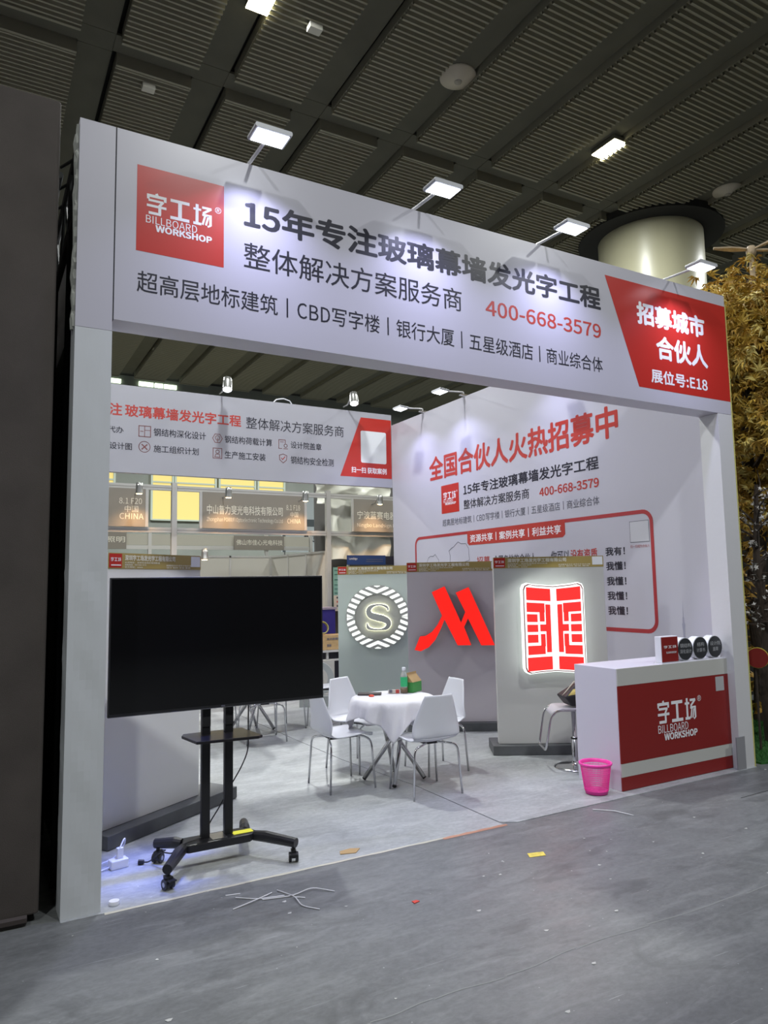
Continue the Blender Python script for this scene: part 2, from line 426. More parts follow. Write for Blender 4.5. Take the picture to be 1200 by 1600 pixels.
# ================================================================== BOOTH SHELL
# right wall, printed on its inner face (local x runs from the back to the front)
rw = tag(MB().box(0, .001, 0, D-.22, .10, H+.03).build('booth_side_wall', PRINTW, loc=(W-.0, D, 0), rotz=-pi/2), 'tall white right wall of the booth printed with red and black recruiting text', 'booth wall')
Yq = lambda y: D-y
txt(rw, '全国合伙人火热招募中', Yq(5.475), Yq(1.44), 3.43, 3.83, REDINK, bold=.022)
MB().quad((Yq(5.14),-.003,2.872),(Yq(4.658),-.003,2.872),(Yq(4.658),-.003,3.32),(Yq(5.14),-.003,3.32)).build('red_square', REDPRINT, rw)
logo(rw, Yq(5.08), 3.00, Yq(4.74), 3.20, WINK, -.006)
txt(rw, '15年专注玻璃幕墙发光字工程', Yq(4.54), Yq(1.77), 3.10, 3.265, INK, bold=.016)
txt(rw, '整体解决方案服务商', Yq(4.54), Yq(3.035), 2.885, 3.03, INK, bold=.006)
txt(rw, '400-668-3579', Yq(2.835), Yq(1.78), 2.885, 3.0, REDINK, bold=.02)
txt(rw, '超高层地标建筑丨CBD写字楼丨银行大厦丨五星级酒店丨商业综合体', Yq(5.125), Yq(1.785), 2.67, 2.78, INKGREY, bold=.004)
# red outline frame with rounded corners
P = [(Yq(5.96)+.0,1.20),(Yq(5.96),2.53),(Yq(1.035),2.53),(Yq(1.035),1.20)]
def frame_poly(x0,z0,x1,z1,r): return rrect(x0,z0,x1,z1,r,6)
o_, i_ = frame_poly(Yq(5.97),1.185,Yq(1.02),2.55,.14), frame_poly(Yq(5.97)+.045,1.185+.045,Yq(1.02)-.045,2.55-.045,.10)
b = MB(); n = len(o_); b.add([(x,-.003,z) for x,z in o_]+[(x,-.003,z) for x,z in i_], [(k,(k+1)%n,(k+1)%n+n,k+n) for k in range(n)]); b.build('outline_frame', mat('frame_red', (.38,.03,.035), .5), rw)
b = MB(); poly = [(Yq(4.47),2.545),(Yq(4.47),2.37)]+[(Yq(4.43),2.335),(Yq(2.43),2.325),(Yq(2.385),2.36),(Yq(2.385),2.545)]
b.add([(x,-.0045,z) for x,z in poly], [tuple(range(len(poly)-1,-1,-1))][::1]); b.build('title_tab', REDINK, rw)
txt(rw, '资源共享丨案例共享丨利益共享', Yq(4.40), Yq(2.455), 2.372, 2.49, WINK, -.008, .012)
txt(rw, '你可以', Yq(2.66), Yq(2.325), 2.03, 2.16, INK, bold=.01)
txt(rw, '没有资质', Yq(2.305), Yq(1.86), 2.03, 2.16, REDINK, bold=.012)
txt(rw, '招募', Yq(4.25), Yq(3.93), 2.03, 2.155, REDTHIN, bold=.01)
txt(rw, '全国各地的合伙人', Yq(3.85), Yq(2.95), 2.03, 2.155, INK, bold=.008)
for k, (s, zt) in enumerate((('我有！',2.157),('我懂！',1.988),('我懂！',1.813),('我懂！',1.644),('我懂！',1.475))):
    txt(rw, s, Yq(1.73), Yq(1.435), zt-.10, zt, INK, bold=.018)
txt(rw, '你可以没有技术', Yq(2.66), Yq(1.86), 1.87, 1.985, INK, bold=.008)
# blank patch where the square code would be, with its thin border
b = MB(); b.quad((Yq(1.352),-.003,2.19),(Yq(1.078),-.003,2.19),(Yq(1.078),-.003,2.43),(Yq(1.352),-.003,2.43)); b.build('patch_border', INKGREY, rw)
b = MB(); b.quad((Yq(1.346),-.0045,2.196),(Yq(1.084),-.0045,2.196),(Yq(1.084),-.0045,2.424),(Yq(1.346),-.0045,2.424)); b.build('blank_patch', mat('wall_patch', (.56,.56,.60), .5), rw)
txt(rw, '扫一扫成为合伙人', Yq(1.353), Yq(1.08), 2.128, 2.163, REDTHIN)
# line drawings on the wall: two little map outlines
def outline(parent, pts, wd, y, m, name='line_drawing', close=True):
    b = MB(); n = len(pts)
    for i in range(n if close else n-1):
        A = Vector(pts[i]); B_ = Vector(pts[(i+1)%n]); d = (B_-A); 
        if d.length < 1e-6: continue
        d.normalize(); q = Vector((-d.y,d.x))*wd/2; A = A-d*wd*.4; B_ = B_+d*wd*.4
        b.quad((A.x-q.x,y,A.y-q.y),(B_.x-q.x,y,B_.y-q.y),(B_.x+q.x,y,B_.y+q.y),(A.x+q.x,y,A.y+q.y))
    return b.build(name, m, parent)
for (yc, zc, s_, seed) in ((5.42,2.10,.15,3),(4.72,2.20,.22,5)):
    rnd = random.Random(seed)
    outline(rw, [(Yq(yc)+s_*(.75+.35*rnd.random())*cos(a)*1.3, zc+s_*(.6+.5*rnd.random())*sin(a)) for a in [2*pi*i/16 for i in range(16)]], .008, -.003, INKGREY)
# slender tower silhouette near the front end
b = MB(); prof = [(.0,1.57),(.004,1.38),(.010,1.37),(.012,1.32),(.020,1.30),(.014,1.24),(.012,1.18),(.022,1.12),(.03,1.02)]
poly = [(Yq(.70)+x, z) for x, z in prof]+[(Yq(.70)-x, z) for x, z in prof[::-1]]
b.add([(x,-.003,z) for x,z in poly], [tuple(range(len(poly)))]); b.build('tower_print', mat('pale_violet_ink', (.32,.32,.40), .5), rw)

# left wall: white inside, tarpaulin and truss outside
lw = tag(MB().box(.10, .21, 0, .17, D, H-.2).build('booth_side_wall', WHITE), 'left side wall of the booth hidden behind the left pillar, dark tarpaulin outside', 'booth wall')
MB().box(.072, .25, 0, .098, D-.1, 3.6).build('tarpaulin', TARP, lw)
trs = MB()
for z in (4.50, 4.10): trs.tube([(.015,.25,z),(.015,D-.1,z)], .024, 8)
trs.tube([(-.06,.55,4.5),(-.06,D-.1,4.5)], .024, 8)
for i in range(19):
    y = .3+i*.32; trs.tube([(.015,y,4.10 if i%2 else 4.5),(.015,y+.32,4.5 if i%2 else 4.1)], .012, 6)
    trs.tube([(.015,y,4.5),(-.06,y+.16,4.5)], .010, 6)
for y in (.5, 1.6, 2.8): trs.tube([(.015,y,0),(.015,y,4.5)], .024, 8)
tag(trs.build('steel_truss', mat('dark_steel', (.02,.023,.022), .7)), 'dark lattice steel truss behind the left white pillar', 'truss')
crump = MB()
for k in range(26):
    z0_ = .25+k*.165; a = .02*sin(k*1.7)
    crump.quad((-.012+a*.4,.22,z0_),(-.016-a*.3,.02,z0_),(-.016+a*.5,.02,z0_+.165),(-.012-a*.4,.22,z0_+.165))

# pillars
def wavy_pillar(x0, x1, y0, y1, h, loc, seed, amp):
    rnd = random.Random(seed); b = MB()
    nx, nz = 6, 60
    corners = [(x0,y0),(x1,y0),(x1,y1),(x0,y1)]
    per = []
    for i in range(4):
        (ax,ay),(bx,by) = corners[i],corners[(i+1)%4]
        for k in range(nx): per.append((ax+(bx-ax)*k/nx, ay+(by-ay)*k/nx, i, k/nx))
    N = len(per); vs = []
    ph = [rnd.random()*6 for _ in range(8)]
    for j in range(nz+1):
        z = h*j/nz
        for (x, y, side, t) in per:
            e = amp*(sin(z*7+ph[side]+t*2)*.5+sin(z*19+ph[side+4]+t*5)*.3)*(1 if z < 1.9 else .25)*sin(pi*min(1,max(0,t)))
            if side == 0: y2 = y-e*.5; x2 = x
            elif side == 3: x2 = x-abs(e)*1.4; y2 = y
            elif side == 1: x2 = x+e*.2; y2 = y
            else: x2, y2 = x, y
            vs.append((x2, y2, z))
    fs = [(j*N+k, j*N+(k+1)%N, (j+1)*N+(k+1)%N, (j+1)*N+k) for j in range(nz) for k in range(N)]
    b.add(vs, fs); b.add([(x0,y0,h),(x1,y0,h),(x1,y1,h),(x0,y1,h)], [(0,1,2,3)])
    return b
pl = thing('booth_pillar', 'white fabric wrapped pillar at the left end of the booth front', 'pillar')
wavy_pillar(0, .205, 0, .21, 3.30, None, 3, .010).build('lower_wrap', CLOTHW, pl, smooth=False)
MB().box(0, 0, 3.302, .204, .21, H).build('upper_panel', PRINTW, pl)
rnd = random.Random(4)
cr_ = [(-.006+.006*rnd.random(), .02+.03*rnd.random(), 3.3+k*.0325) for k in range(40)]
MB().tube(cr_, [.010+.008*rnd.random() for _ in cr_], 7).build('crumpled_edge', mat('crumpled_film', (.42,.43,.40), .4), pl)
MB().tube([(x-.004, y+.06, z) for x, y, z in cr_[::2]], [.008+.012*rnd.random() for _ in cr_[::2]], 7).build('crumpled_edge', MATS['crumpled_film'], pl)
pr = thing('booth_pillar', 'plain white pillar at the right end of the booth front beside the counter', 'pillar')
MB().box(5.79, 0, 0, 6.0, .21, 3.372).build('post', WHITE, pr)
MB().box(5.74, -.012, 0, 5.86, -.001, .30).build('grey_foot_patch', mat('grey_foot', (.26,.26,.28), .6), pr)  # thin grey rectangle over the front of the pillar foot
MB().box(6.001, -.004, 0, 6.012, .21, 4.5).build('yellow_edge', mat('yellow_film', (.55,.52,.16), .5), pr)

# front sign board
fs_ = thing('overhead_sign', 'wide white overhead sign board across the booth front with red square and dark lettering', 'sign', (0,0,0))
MB().box(.212, 0, 3.375, W, .215, H).build('board', PRINTW, fs_)
MB().box(.204, .004, 3.375, .2125, .2, H-.004).build('seam', mat('seam_dark', (.05,.05,.06), .8), fs_)
MB().quad((.333,-.003,3.832),(.881,-.003,3.832),(.881,-.003,4.387),(.333,-.003,4.387)).build('red_square', REDPRINT, fs_)
b = MB(); b.add([(4.341,-.003,4.480),(4.709,-.003,3.505),(5.9995,-.003,3.505),(5.9995,-.003,4.478)], [(0,1,2,3)]); b.build('red_panel', REDPRINT, fs_)
logo(fs_, .393, 3.975, .805, 4.215, WINK, -.006)
txt(fs_, '15年专注玻璃幕墙发光字工程', 1.016, 4.275, 4.135, 4.345, INK, bold=.024)
txt(fs_, '整体解决方案服务商', 1.016, 2.770, 3.862, 4.042, INK, bold=.003)
txt(fs_, '400-668-3579', 3.000, 4.262, 3.880, 4.008, REDINK, bold=.012)
txt(fs_, '超高层地标建筑丨CBD写字楼丨银行大厦丨五星级酒店丨商业综合体', .342, 4.262, 3.572, 3.708, INK, bold=.002)
txt(fs_, '招募城市', 4.725, 5.672, 4.095, 4.315, WINK, -.006, .032)
txt(fs_, '合伙人', 4.962, 5.690, 3.797, 4.027, WINK, -.006, .028)
txt(fs_, '展位号:E18', 4.873, 5.662, 3.565, 3.697, WINK, -.006, .02)
# rear sign board
rs = thing('overhead_sign', 'white rear sign board with red lettering, icon rows and red trapezoid', 'sign', (0, D, 0))
MB().box(.18, 0, 3.49, W-.002, .10, 4.81).build('board', mat('printed_white_board_dimmed', (.38, .38, .43), .35), rs)  # same white print, colour darkened to offset the strong hall light on it
p_ = (3.202-1.409)/9
txt(rs, '15年专注', 3.202-13.15*p_, 1.409-.035, 4.335, 4.525, REDINK, bold=.018)
txt(rs, '玻璃幕墙发光字工程', 1.412, 3.202, 4.335, 4.525, REDINK, bold=.018)
txt(rs, '整体解决方案服务商', 3.285, 5.043, 4.322, 4.516, INK, bold=.003)
for s, x0, x1, z0, z1 in (('钢结构深化设计',1.833,2.632,4.075,4.195),('施工组织计划',1.836,2.52,3.825,3.937),('钢结构荷载计算',2.933,3.729,4.057,4.178),('生产施工安装',2.934,3.616,3.807,3.930),
    ('设计院盖章',4.055,4.616,4.056,4.176),('钢结构安全检测',4.054,4.842,3.796,3.927),('资质代办',.95,1.397,4.074,4.172),('结构设计图',.98,1.521,3.83,3.935)):
    txt(rs, s, x0, x1, z0, z1, INK, bold=.008)
ICR = mat('icon_line', (.20,.07,.07), .5)
def circ(cx, cz, r, n=20): return [(cx+r*cos(2*pi*k/n), cz+r*sin(2*pi*k/n)) for k in range(n)]
outline(rs, [(1.617,4.05),(1.787,4.05),(1.787,4.213),(1.617,4.213)], .012, -.003, ICR, 'icon')
outline(rs, [(1.70,4.05),(1.70,4.213)], .010, -.003, ICR, 'icon', False); outline(rs, [(1.70,4.15),(1.787,4.15)], .008, -.0035, ICR, 'icon', False); outline(rs, [(1.64,4.13),(1.68,4.13)], .01, -.0035, ICR, 'icon', False)
outline(rs, circ(1.701,3.895,.082), .010, -.003, ICR, 'icon')
outline(rs, [(1.665,3.93),(1.738,3.858)], .018, -.003, ICR, 'icon', False); outline(rs, [(1.665,3.858),(1.738,3.93)], .018, -.0035, ICR, 'icon', False)
outline(rs, circ(2.816,4.119,.078,6), .011, -.003, ICR, 'icon'); outline(rs, circ(2.816,4.125,.038,8), .009, -.003, ICR, 'icon'); outline(rs, [(2.816,4.12),(2.816,4.06)], .009, -.0035, ICR, 'icon', False)
outline(rs, [(2.747,3.80),(2.887,3.80),(2.887,3.96),(2.747,3.96)], .011, -.003, ICR, 'icon'); outline(rs, circ(2.817,3.905,.028,10), .01, -.003, ICR, 'icon'); outline(rs, [(2.775,3.82),(2.79,3.865),(2.845,3.865),(2.86,3.82)], .01, -.003, ICR, 'icon')
outline(rs, [(3.90,4.04),(3.845,4.04),(3.845,4.185),(3.96,4.185),(3.96,4.13)], .010, -.003, ICR, 'icon', False); outline(rs, circ(3.965,4.09,.028,10), .01, -.003, ICR, 'icon'); outline(rs, [(3.87,4.15),(3.93,4.15)], .008, -.003, ICR, 'icon', False); outline(rs, [(3.93,4.04),(4.0,4.04)], .01, -.003, ICR, 'icon', False)
outline(rs, [(3.855,3.925),(3.92,3.948),(3.985,3.925),(3.98,3.85),(3.92,3.80),(3.86,3.85)], .011, -.003, ICR, 'icon'); outline(rs, [(3.89,3.88),(3.912,3.855),(3.953,3.905)], .013, -.003, REDINK, 'icon', False)
b = MB(); b.add([(4.965,-.003,3.645),(5.99,-.003,3.645),(5.99,-.003,4.712),(5.38,-.003,4.712)], [(0,1,2,3)]); b.build('red_trapezoid', REDPRINT, rs)
b = MB(); b.add([(x,-.006,z) for x,z in rrect(5.372,3.905,5.884,4.475,.03)], [tuple(range(24))]); b.build('blank_patch', WHITESPOT, rs)
txt(rs, '扫一扫 获取案例', 5.18, 5.884, 3.718, 3.825, WINK, -.006, .02)

# black fabric wall of the neighbouring stand, left
bw = MB()
P = [(-6,.05),(-.115,.05),(-.10,.065),(-.10,6.6),(-6,6.6)]
bw.prismz(P, .045, 4.69)
bw.box(-6, .03, .0, -.16, .05, .05)
nb = thing('neighbour_stand_wall', 'tall black fabric stand wall at the far left edge', 'wall panel')
bevel(bw.build('fabric_face', BLACKFAB, nb), .012)
hem = MB()
for k in range(40):
    x = -6+k*.146; hem.tube([(x,.035,.03+.008*sin(k)),(x+.147,.035,.03+.008*sin(k+1))], .022, 6)
hem.build('bunched_hem', mat('dark_hem', (.045,.035,.032), .6), nb)

# ================================================================== LIGHT FITTINGS OF THE BOOTH
LENSC = mat('cold_lamp_lens', (.9,.95,1), .5, emit=(.84,.90,1.0), es=4.5)
def flood(x, label, y0=.10, z0=4.60, hx=0, rotz=0, en=FLOOD_W, loc=None, group=None, reach=.42, tilt=-10, aim=None):
    """flood lamp on an arm that starts on top of a board and reaches forward (local -y)"""
    t = thing('flood_lamp', label, 'lamp', loc or (x, y0, z0), rotz, group)
    MB().box(-.03,-.03,-.009,.03,.09,.012).build('clamp', STEEL, t)
    MB().tube(fillet([(0,.03,0),(0,.03,.05),(0,-reach+.12,.03)], .03), .012, 8).build('arm', mat('white_arm', (.6,.6,.62), .4), t)
    M = Matrix.Translation((0,-reach,.0)) @ Matrix.Rotation(radians(tilt), 4, 'X')
    h = MB(); h.prism(rrect(-.122,-.0,.122,.030,.010,3), -.080, .080); h.xf(M); hd = h.build('head', mat('lamp_grey', (.42,.43,.46), .4), t)
    MB().box(-.105,-.068,-.006,.105,.068,-.001).xf(M).build('lens', LENSC, hd)
    ld = bpy.data.lights.new('flood_light', 'AREA'); ld.shape = 'RECTANGLE'; ld.size = .2; ld.size_y = .13; ld.energy = en; ld.color = COLD
    lo = bpy.data.objects.new('flood_light', ld); COL.objects.link(lo); lo.parent = hd
    ld.spread = radians(118)
    lo.matrix_local = M @ Matrix.Translation((0,0,-.012)) @ (Matrix.Rotation(radians(aim), 4, 'X') if aim else Matrix.Identity(4))
    return t
fx = [(1.08,'leftmost'),(2.40,'second from left'),(3.65,'third from left'),(5.24,'rightmost')]
for x, nme in fx:
    flood(x, 'cold flood lamp on an arm over the front sign, %s of four' % nme, tilt=0)
flood(0, 'cold white flood lamp at the back end of the right wall top', loc=(W-.04, 5.62, 4.64), rotz=-pi/2, en=INNER_W, reach=.40, tilt=-6)
flood(0, 'cold white flood lamp midway along the right wall top', loc=(W-.04, 4.45, 4.64), rotz=-pi/2, en=INNER_W, reach=.40, tilt=-6)
flood(0, 'added unseen cold white flood lamp near the front end of the right wall top', loc=(W-.04, 2.4, 4.64), rotz=-pi/2, en=INNER_W*.6, reach=.40, tilt=-6)  # invented third lamp, extra light for the right wall and interior

flood(0, 'added unseen cold flood lamp on top of the hidden left booth wall', loc=(.135, .62, 4.40), rotz=pi/2, en=15, reach=.42, tilt=-12)  # added out of view to brighten the left display board and floor

def can(label, loc, col_, en, lensmat, s=1.0, cold=True, aimv=(0,.25,-1)):
    t = thing('can_spotlight', label, 'spotlight', loc)
    av = Vector(aimv).normalized(); q = Vector((0,0,-1)).rotation_difference(av).to_matrix().to_4x4()
    MB().tube(fillet([(0,.305*s,.02*s),(0,.18*s,.02*s),(0,.10*s,.10*s),(0,.0,.10*s)], .04), .010*s, 6).build('bracket', STEEL, t)
    c = MB().lathe([(0,.16*s),(.045*s,.155*s),(.052*s,.10*s),(.055*s,0),(.060*s,-.01*s),(.050*s,-.01*s)], 20); c.xf(q); cc = c.build('can', mat('satin_can', (.42,.42,.40), .3, metal=.8), t, smooth=True)
    MB().lathe([(0,-.022*s),(.03*s,-.02*s),(.050*s,-.008*s)], 20).xf(q).build('bulb', lensmat, cc, smooth=True)
    ld = bpy.data.lights.new('can_light', 'SPOT'); ld.energy = en; ld.color = col_; ld.spot_size = radians(90 if cold else 120); ld.spot_blend = .8; ld.shadow_soft_size = .05
    lo = bpy.data.objects.new('can_light', ld); COL.objects.link(lo); lo.parent = cc; lo.matrix_local = q @ Matrix.Translation((0,0,-.04))
    return t
COLDL = mat('cold_bulb', (1,1,1), .5, emit=(.93,.97,1.0), es=9)
WARML = mat('warm_bulb', (1,.8,.5), .5, emit=(1.0,.72,.36), es=14)
can('silver can spotlight on the rear sign, left above the red lettering', (2.88, D-.30, 4.85), (.92,.96,1), SPOT_W, COLDL, 1.35, aimv=(-.15,-.42,-1))
can('silver can spotlight on the rear sign, right beside the red trapezoid', (5.10, D-.30, 4.87), (.92,.96,1), SPOT_W, COLDL, 1.35, aimv=(-.15,-.42,-1))
# loops of cable resting on the sign tops
for nme, cx, cy, cz, l in (('cable_loop',2.62,.10,4.60,'small white cable loop on top of the front sign, right of its second lamp'),('cable_loop',3.30,.10,4.60,'small white cable loop on top of the front sign, left of its third lamp'),('cable_loop',3.95,D+.04,4.815,'white cable loop on top of the rear sign')):
    k = 1 if cy < 1 else 1.8
    tag(MB().tube([(cx-.10*k,cy,cz),(cx-.07*k,cy,cz+.03*k),(cx,cy,cz+.045*k),(cx+.06*k,cy,cz+.03*k),(cx+.08*k,cy,cz-.0)], .006*k, 6).build(nme, PLASTW), l, 'cable')
bevel(tag(MB().box(2.50,.06,4.592,2.66,.16,4.632).build('power_driver', PLASTW), 'small white power box on top of the front sign beside its second lamp', 'power box'))

# ================================================================== DISPLAY PANELS
def gold_band(t, wd, z0, z1, y=-.003):
    hb = z1-z0
    gb = MB().box(.0, y-.001, z0, wd, -.0005, z1).build('gold_banner', GOLD, t)
    k = hb/.115
    MB().quad((.006,y-.003,z0+.008*k),(.006+.118*k,y-.003,z0+.008*k),(.006+.118*k,y-.003,z1-.006*k),(.006,y-.003,z1-.006*k)).build('red_square', REDPRINT, gb)
    logo(gb, .018, z0+.035*k, .018+.094*k, z1-.035*k, WINK, y-.006, small=False, ring=False)
    MB().quad((.022,y-.006,z0+.022*k),(.112,y-.006,z0+.022*k),(.112,y-.006,z0+.030*k),(.022,y-.006,z0+.030*k)).build('lettering', WINK, gb)
    txt(gb, '深圳字工场发光字工程有限公司', .150, .150+.62*wd/1.16, z1-.055*k, z1-.012*k, mat('cream_ink', (.75,.72,.60), .5), y-.004, .03)
    CR = MATS['cream_ink']
    txt(gb, '公司地址：深圳市龙岗区坂田街道', .150, .150+.42*wd/1.16, z0+.040*k, z0+.054*k, CR, y-.004, .01)
    txt(gb, '销售热线：400-668-3579', .150, .150+.25*wd/1.16, z0+.023*k, z0+.037*k, CR, y-.004, .01)
    txt(gb, '官方网站：www', .150, .150+.21*wd/1.16, z0+.006*k, z0+.020*k, CR, y-.004, .01)
    txt(gb, '玻璃幕墙发光字 楼顶大字 标识工程', .59*wd, .88*wd, z0+.023*k, z0+.037*k, CR, y-.004, .01)
    txt(gb, '设计 制作 安装 服务', .59*wd, .87*wd, z0+.006*k, z0+.020*k, CR, y-.004, .01)
    MB().quad((wd-.118,y-.003,z0+.022*k),(wd-.010,y-.003,z0+.022*k),(wd-.010,y-.003,z1-.008*k),(wd-.118,y-.003,z1-.008*k)).build('blank_patch', WHITESPOT, gb)
def display(label, A, ang, wd, plx0, plx1, ply, back=.34, pm=None):
    t = thing('display_board', label, 'display board', (A[0], A[1], .003), radians(ang))
    bevel(MB().box(0, 0, .10, wd, .10, 2.03).build('board', pm or PANELG, t), .003)
    bevel(MB().box(plx0, -ply, .004, plx1, back, .098).build('plinth', PLINTH, t), .004)
    gold_band(t, wd, 1.915, 2.03)
    return t
# -- book-shaped red and white light sign
bd = display('grey display board nearest the counter with a red and white open-book light sign', (4.34,1.73), -31, 1.16, -.07, 1.30, .09)
bs = thing('light_sign', 'glowing red and white open-book light sign on the board behind the counter', 'light sign', (4.34,1.73,0), radians(-31))
FY = -.155                      # face plane, in front of the board
u0_, u1_, zb_, zt_ = .292, .884, .845, 1.737
def bk(u, v, grow=0):
    """u 0..1, v 0..1 downwards on the face; the top and bottom edge dip towards the middle"""
    dip = (1-abs(2*u-1))**.8
    zz = zt_-(zt_-zb_)*v-.030*dip*(1-v)+.026*dip*v
    return (u0_+(u1_-u0_)*u, zz)
def book_outline(g, r=.055):
    pts = []
    ux = g/(u1_-u0_); vz = g/(zt_-zb_)
    top = [(-ux+(1+2*ux)*k/12, -vz) for k in range(13)]; bot = [(1+ux-(1+2*ux)*k/12, 1+vz) for k in range(13)]
    def P_(u, v):
        uu = min(1, max(0, u)); x, z = bk(uu, min(1,max(0,v)))
        return (u0_+(u1_-u0_)*u, z+(0-v if v < 0 else (1-v if v > 1 else 0))*(zt_-zb_))
    T = [P_(*q) for q in top]; B_ = [P_(*q) for q in bot]
    c = r
    L = [(T[0][0], T[0][1]-c), (T[0][0]+c*.3, T[0][1]-c*.3), (T[0][0]+c, T[0][1])]+T[2:-2]+[(T[-1][0]-c, T[-1][1]), (T[-1][0]-c*.3, T[-1][1]-c*.3), (T[-1][0], T[-1][1]-c)]
    L += [(B_[0][0], B_[0][1]+c), (B_[0][0]-c*.3, B_[0][1]+c*.3), (B_[0][0]-c, B_[0][1])]+B_[2:-2]+[(B_[-1][0]+c, B_[-1][1]), (B_[-1][0]+c*.3, B_[-1][1]+c*.3), (B_[-1][0], B_[-1][1]+c)]
    return L
GLW = mat('white_led_side', (.9,.95,.92), .5, emit=(.90,1.0,.95), es=1.2)
GLF = mat('white_led_face', (1,1,1), .5, emit=(1.0,.96,.94), es=1.1)
GLR = mat('red_led_face', (.35,.012,.012), .5, emit=(1.0,.026,.022), es=1.05)
MB().prism(book_outline(.022), FY+.012, -.02, 0).build('body', GLW, bs)
MB().prism(book_outline(.012), FY-.001, FY+.011, 0).build('rim', mat('dark_red_rim', (.22,.05,.05), .5), bs)
MB().prism(book_outline(.003), FY-.004, FY-.002, 0).build('face', GLF, bs)
for name_, parts in (('red_tile', [(425,345,652,458)]), ('red_tile', [(430,490,597,570),(558,570,597,660)]), ('red_tile', [(622,500,662,960),(565,697,622,755)]),
                     ('red_tile', [(435,600,530,665)]), ('red_tile', [(440,700,537,760)]), ('red_tile', [(445,795,540,862)]), ('red_tile', [(450,900,610,975),(573,790,610,900)]), ('red_tile', [(450,1010,680,1128)])):
    for mir in (0, 1):
        b = MB()
        for (xa, ya, xb, yb) in parts:
            xa, ya, xb, yb = xa-4, ya-5, xb+4, yb+5
            dr = .045*((ya+yb)/2-400); us = [(xa-dr-405)/560, (xb-dr-405)/560]; v0, v1 = (ya-325)/815, (yb-325)/815
            if mir: us = [1-us[1], 1-us[0]]
            vs = []
            for k in range(5):
                u = us[0]+(us[1]-us[0])*k/4
                for v in (v0, v1):
                    x, z = bk(u, v); vs += [(x, FY-.010, z), (x, FY-.004, z)]
            b.add(vs, [(4*k, 4*k+2, 4*k+6, 4*k+4) for k in range(4)]+[(4*k, 4*k+4, 4*k+5, 4*k+1) for k in range(4)]+[(4*k+2, 4*k+3, 4*k+7, 4*k+6) for k in range(4)]+[(0,1,3,2),(16,18,19,17)])
        b.build(name_, GLR, bs)

# -- big red slanted letter
md_ = display('mauve grey display board in the middle of the back row carrying a red slanted letter', (4.20,3.28), -32, 1.16, -.12, 1.25, .09, pm=mat('mauve_board', (.57,.53,.56), .55))
ml = thing('light_sign', 'glowing red slanted letter sign on the middle back display board', 'light sign', (4.20,3.28,0), radians(-32))
MP = [(0.301,1.666),(0.458,1.735),(0.647,1.294),(0.701,1.422),(0.592,1.655),(0.749,1.72),(1.043,1.021),(0.882,1.021),(0.732,1.345),(0.681,1.244),(0.761,1.025),(0.598,1.025),(0.448,1.336),(0.4,1.225),(0.329,1.092),(0.25,1.007),(0.152,0.961),(0.079,0.977),(0.147,1.137),(0.215,1.142),(0.293,1.188),(0.363,1.273),(0.42,1.382)]
MB().prism(MP, -.108, -.035).build('letter_side', mat('letter_side_dark', (.10,.02,.02), .5), ml)
MB().prism(MP, -.115, -.109).build('letter_face', mat('letter_red_face', (.35,.008,.006), .5, emit=(1.0,.012,.005), es=.95), ml)
MB().tube([(.5,-.04,1.3),(.5,0,1.3)], .012, 8).build('standoff', STEEL, ml); MB().tube([(.8,-.04,1.2),(.8,0,1.2)], .012, 8).build('standoff', STEEL, ml)

# -- ring and serif S sign
sd = display('pale display board at the left of the back row, with the ringed S sign', (3.98,4.79), -30, 1.16, -.05, 1.22, .05, pm=mat('greenish_board', (.52,.59,.54), .55))
sg = thing('light_sign', 'white lit ring of slanted stripes around a halo-lit serif S', 'light sign', (3.98,4.79,0), radians(-30))
CX, CZ, RO, RI = .550, 1.325, .434, .318
def ring_mb(ro, ri, y0, y1, n=64):
    b = MB(); vs = []
    for k in range(n):
        a = 2*pi*k/n; ca, sa = cos(a), sin(a)
        vs += [(CX+ro*ca,y0,CZ+ro*sa),(CX+ri*ca,y0,CZ+ri*sa),(CX+ro*ca,y1,CZ+ro*sa),(CX+ri*ca,y1,CZ+ri*sa)]
    fs = []
    for k in range(n):
        i, j = 4*k, 4*((k+1)%n); fs += [(i,j,j+1,i+1),(i+2,i+3,j+3,j+2),(i,i+2,j+2,j),(i+1,j+1,j+3,i+3)]
    return b.add(vs, fs)
ring_mb(RO+.006, RI-.004, -.045, -.008).build('ring', mat('ring_grey', (.40,.41,.38), .5), sg)
SW = mat('stripe_lit', (1,1,.95), .5, emit=(.93,1.0,.90), es=.82)
sl = .42
for half in (1, -1):
    z0_ = -.62
    k = 0
    while z0_ < .5:
        for side in (1, -1):
            b = MB(); N_ = 40; prev = None
            for i in range(N_+1):
                x = RO*i/N_
                zo = sqrt(max(0, RO*RO-x*x)); zi = sqrt(RI*RI-x*x) if x < RI else 0
                a_ = max(z0_+sl*x+.02, zi, 0.004); b_ = min(z0_+sl*x+.066, zo)
                cur = (CX+side*x, a_, b_) if b_-a_ > .002 else None
                if prev and cur:
                    b.quad((prev[0],-.047,CZ+half*prev[1]),(cur[0],-.047,CZ+half*cur[1]),(cur[0],-.047,CZ+half*cur[2]),(prev[0],-.047,CZ+half*prev[2]))
                prev = cur
            if len(b.f) > 2: b.build('lit_stripe', SW, sg)
        z0_ += .084
MB().prism(circ(CX, CZ, RI-.006, 48), -.014, -.008).build('back_disc', mat('disc_grey', (.44,.45,.41), .5), sg)
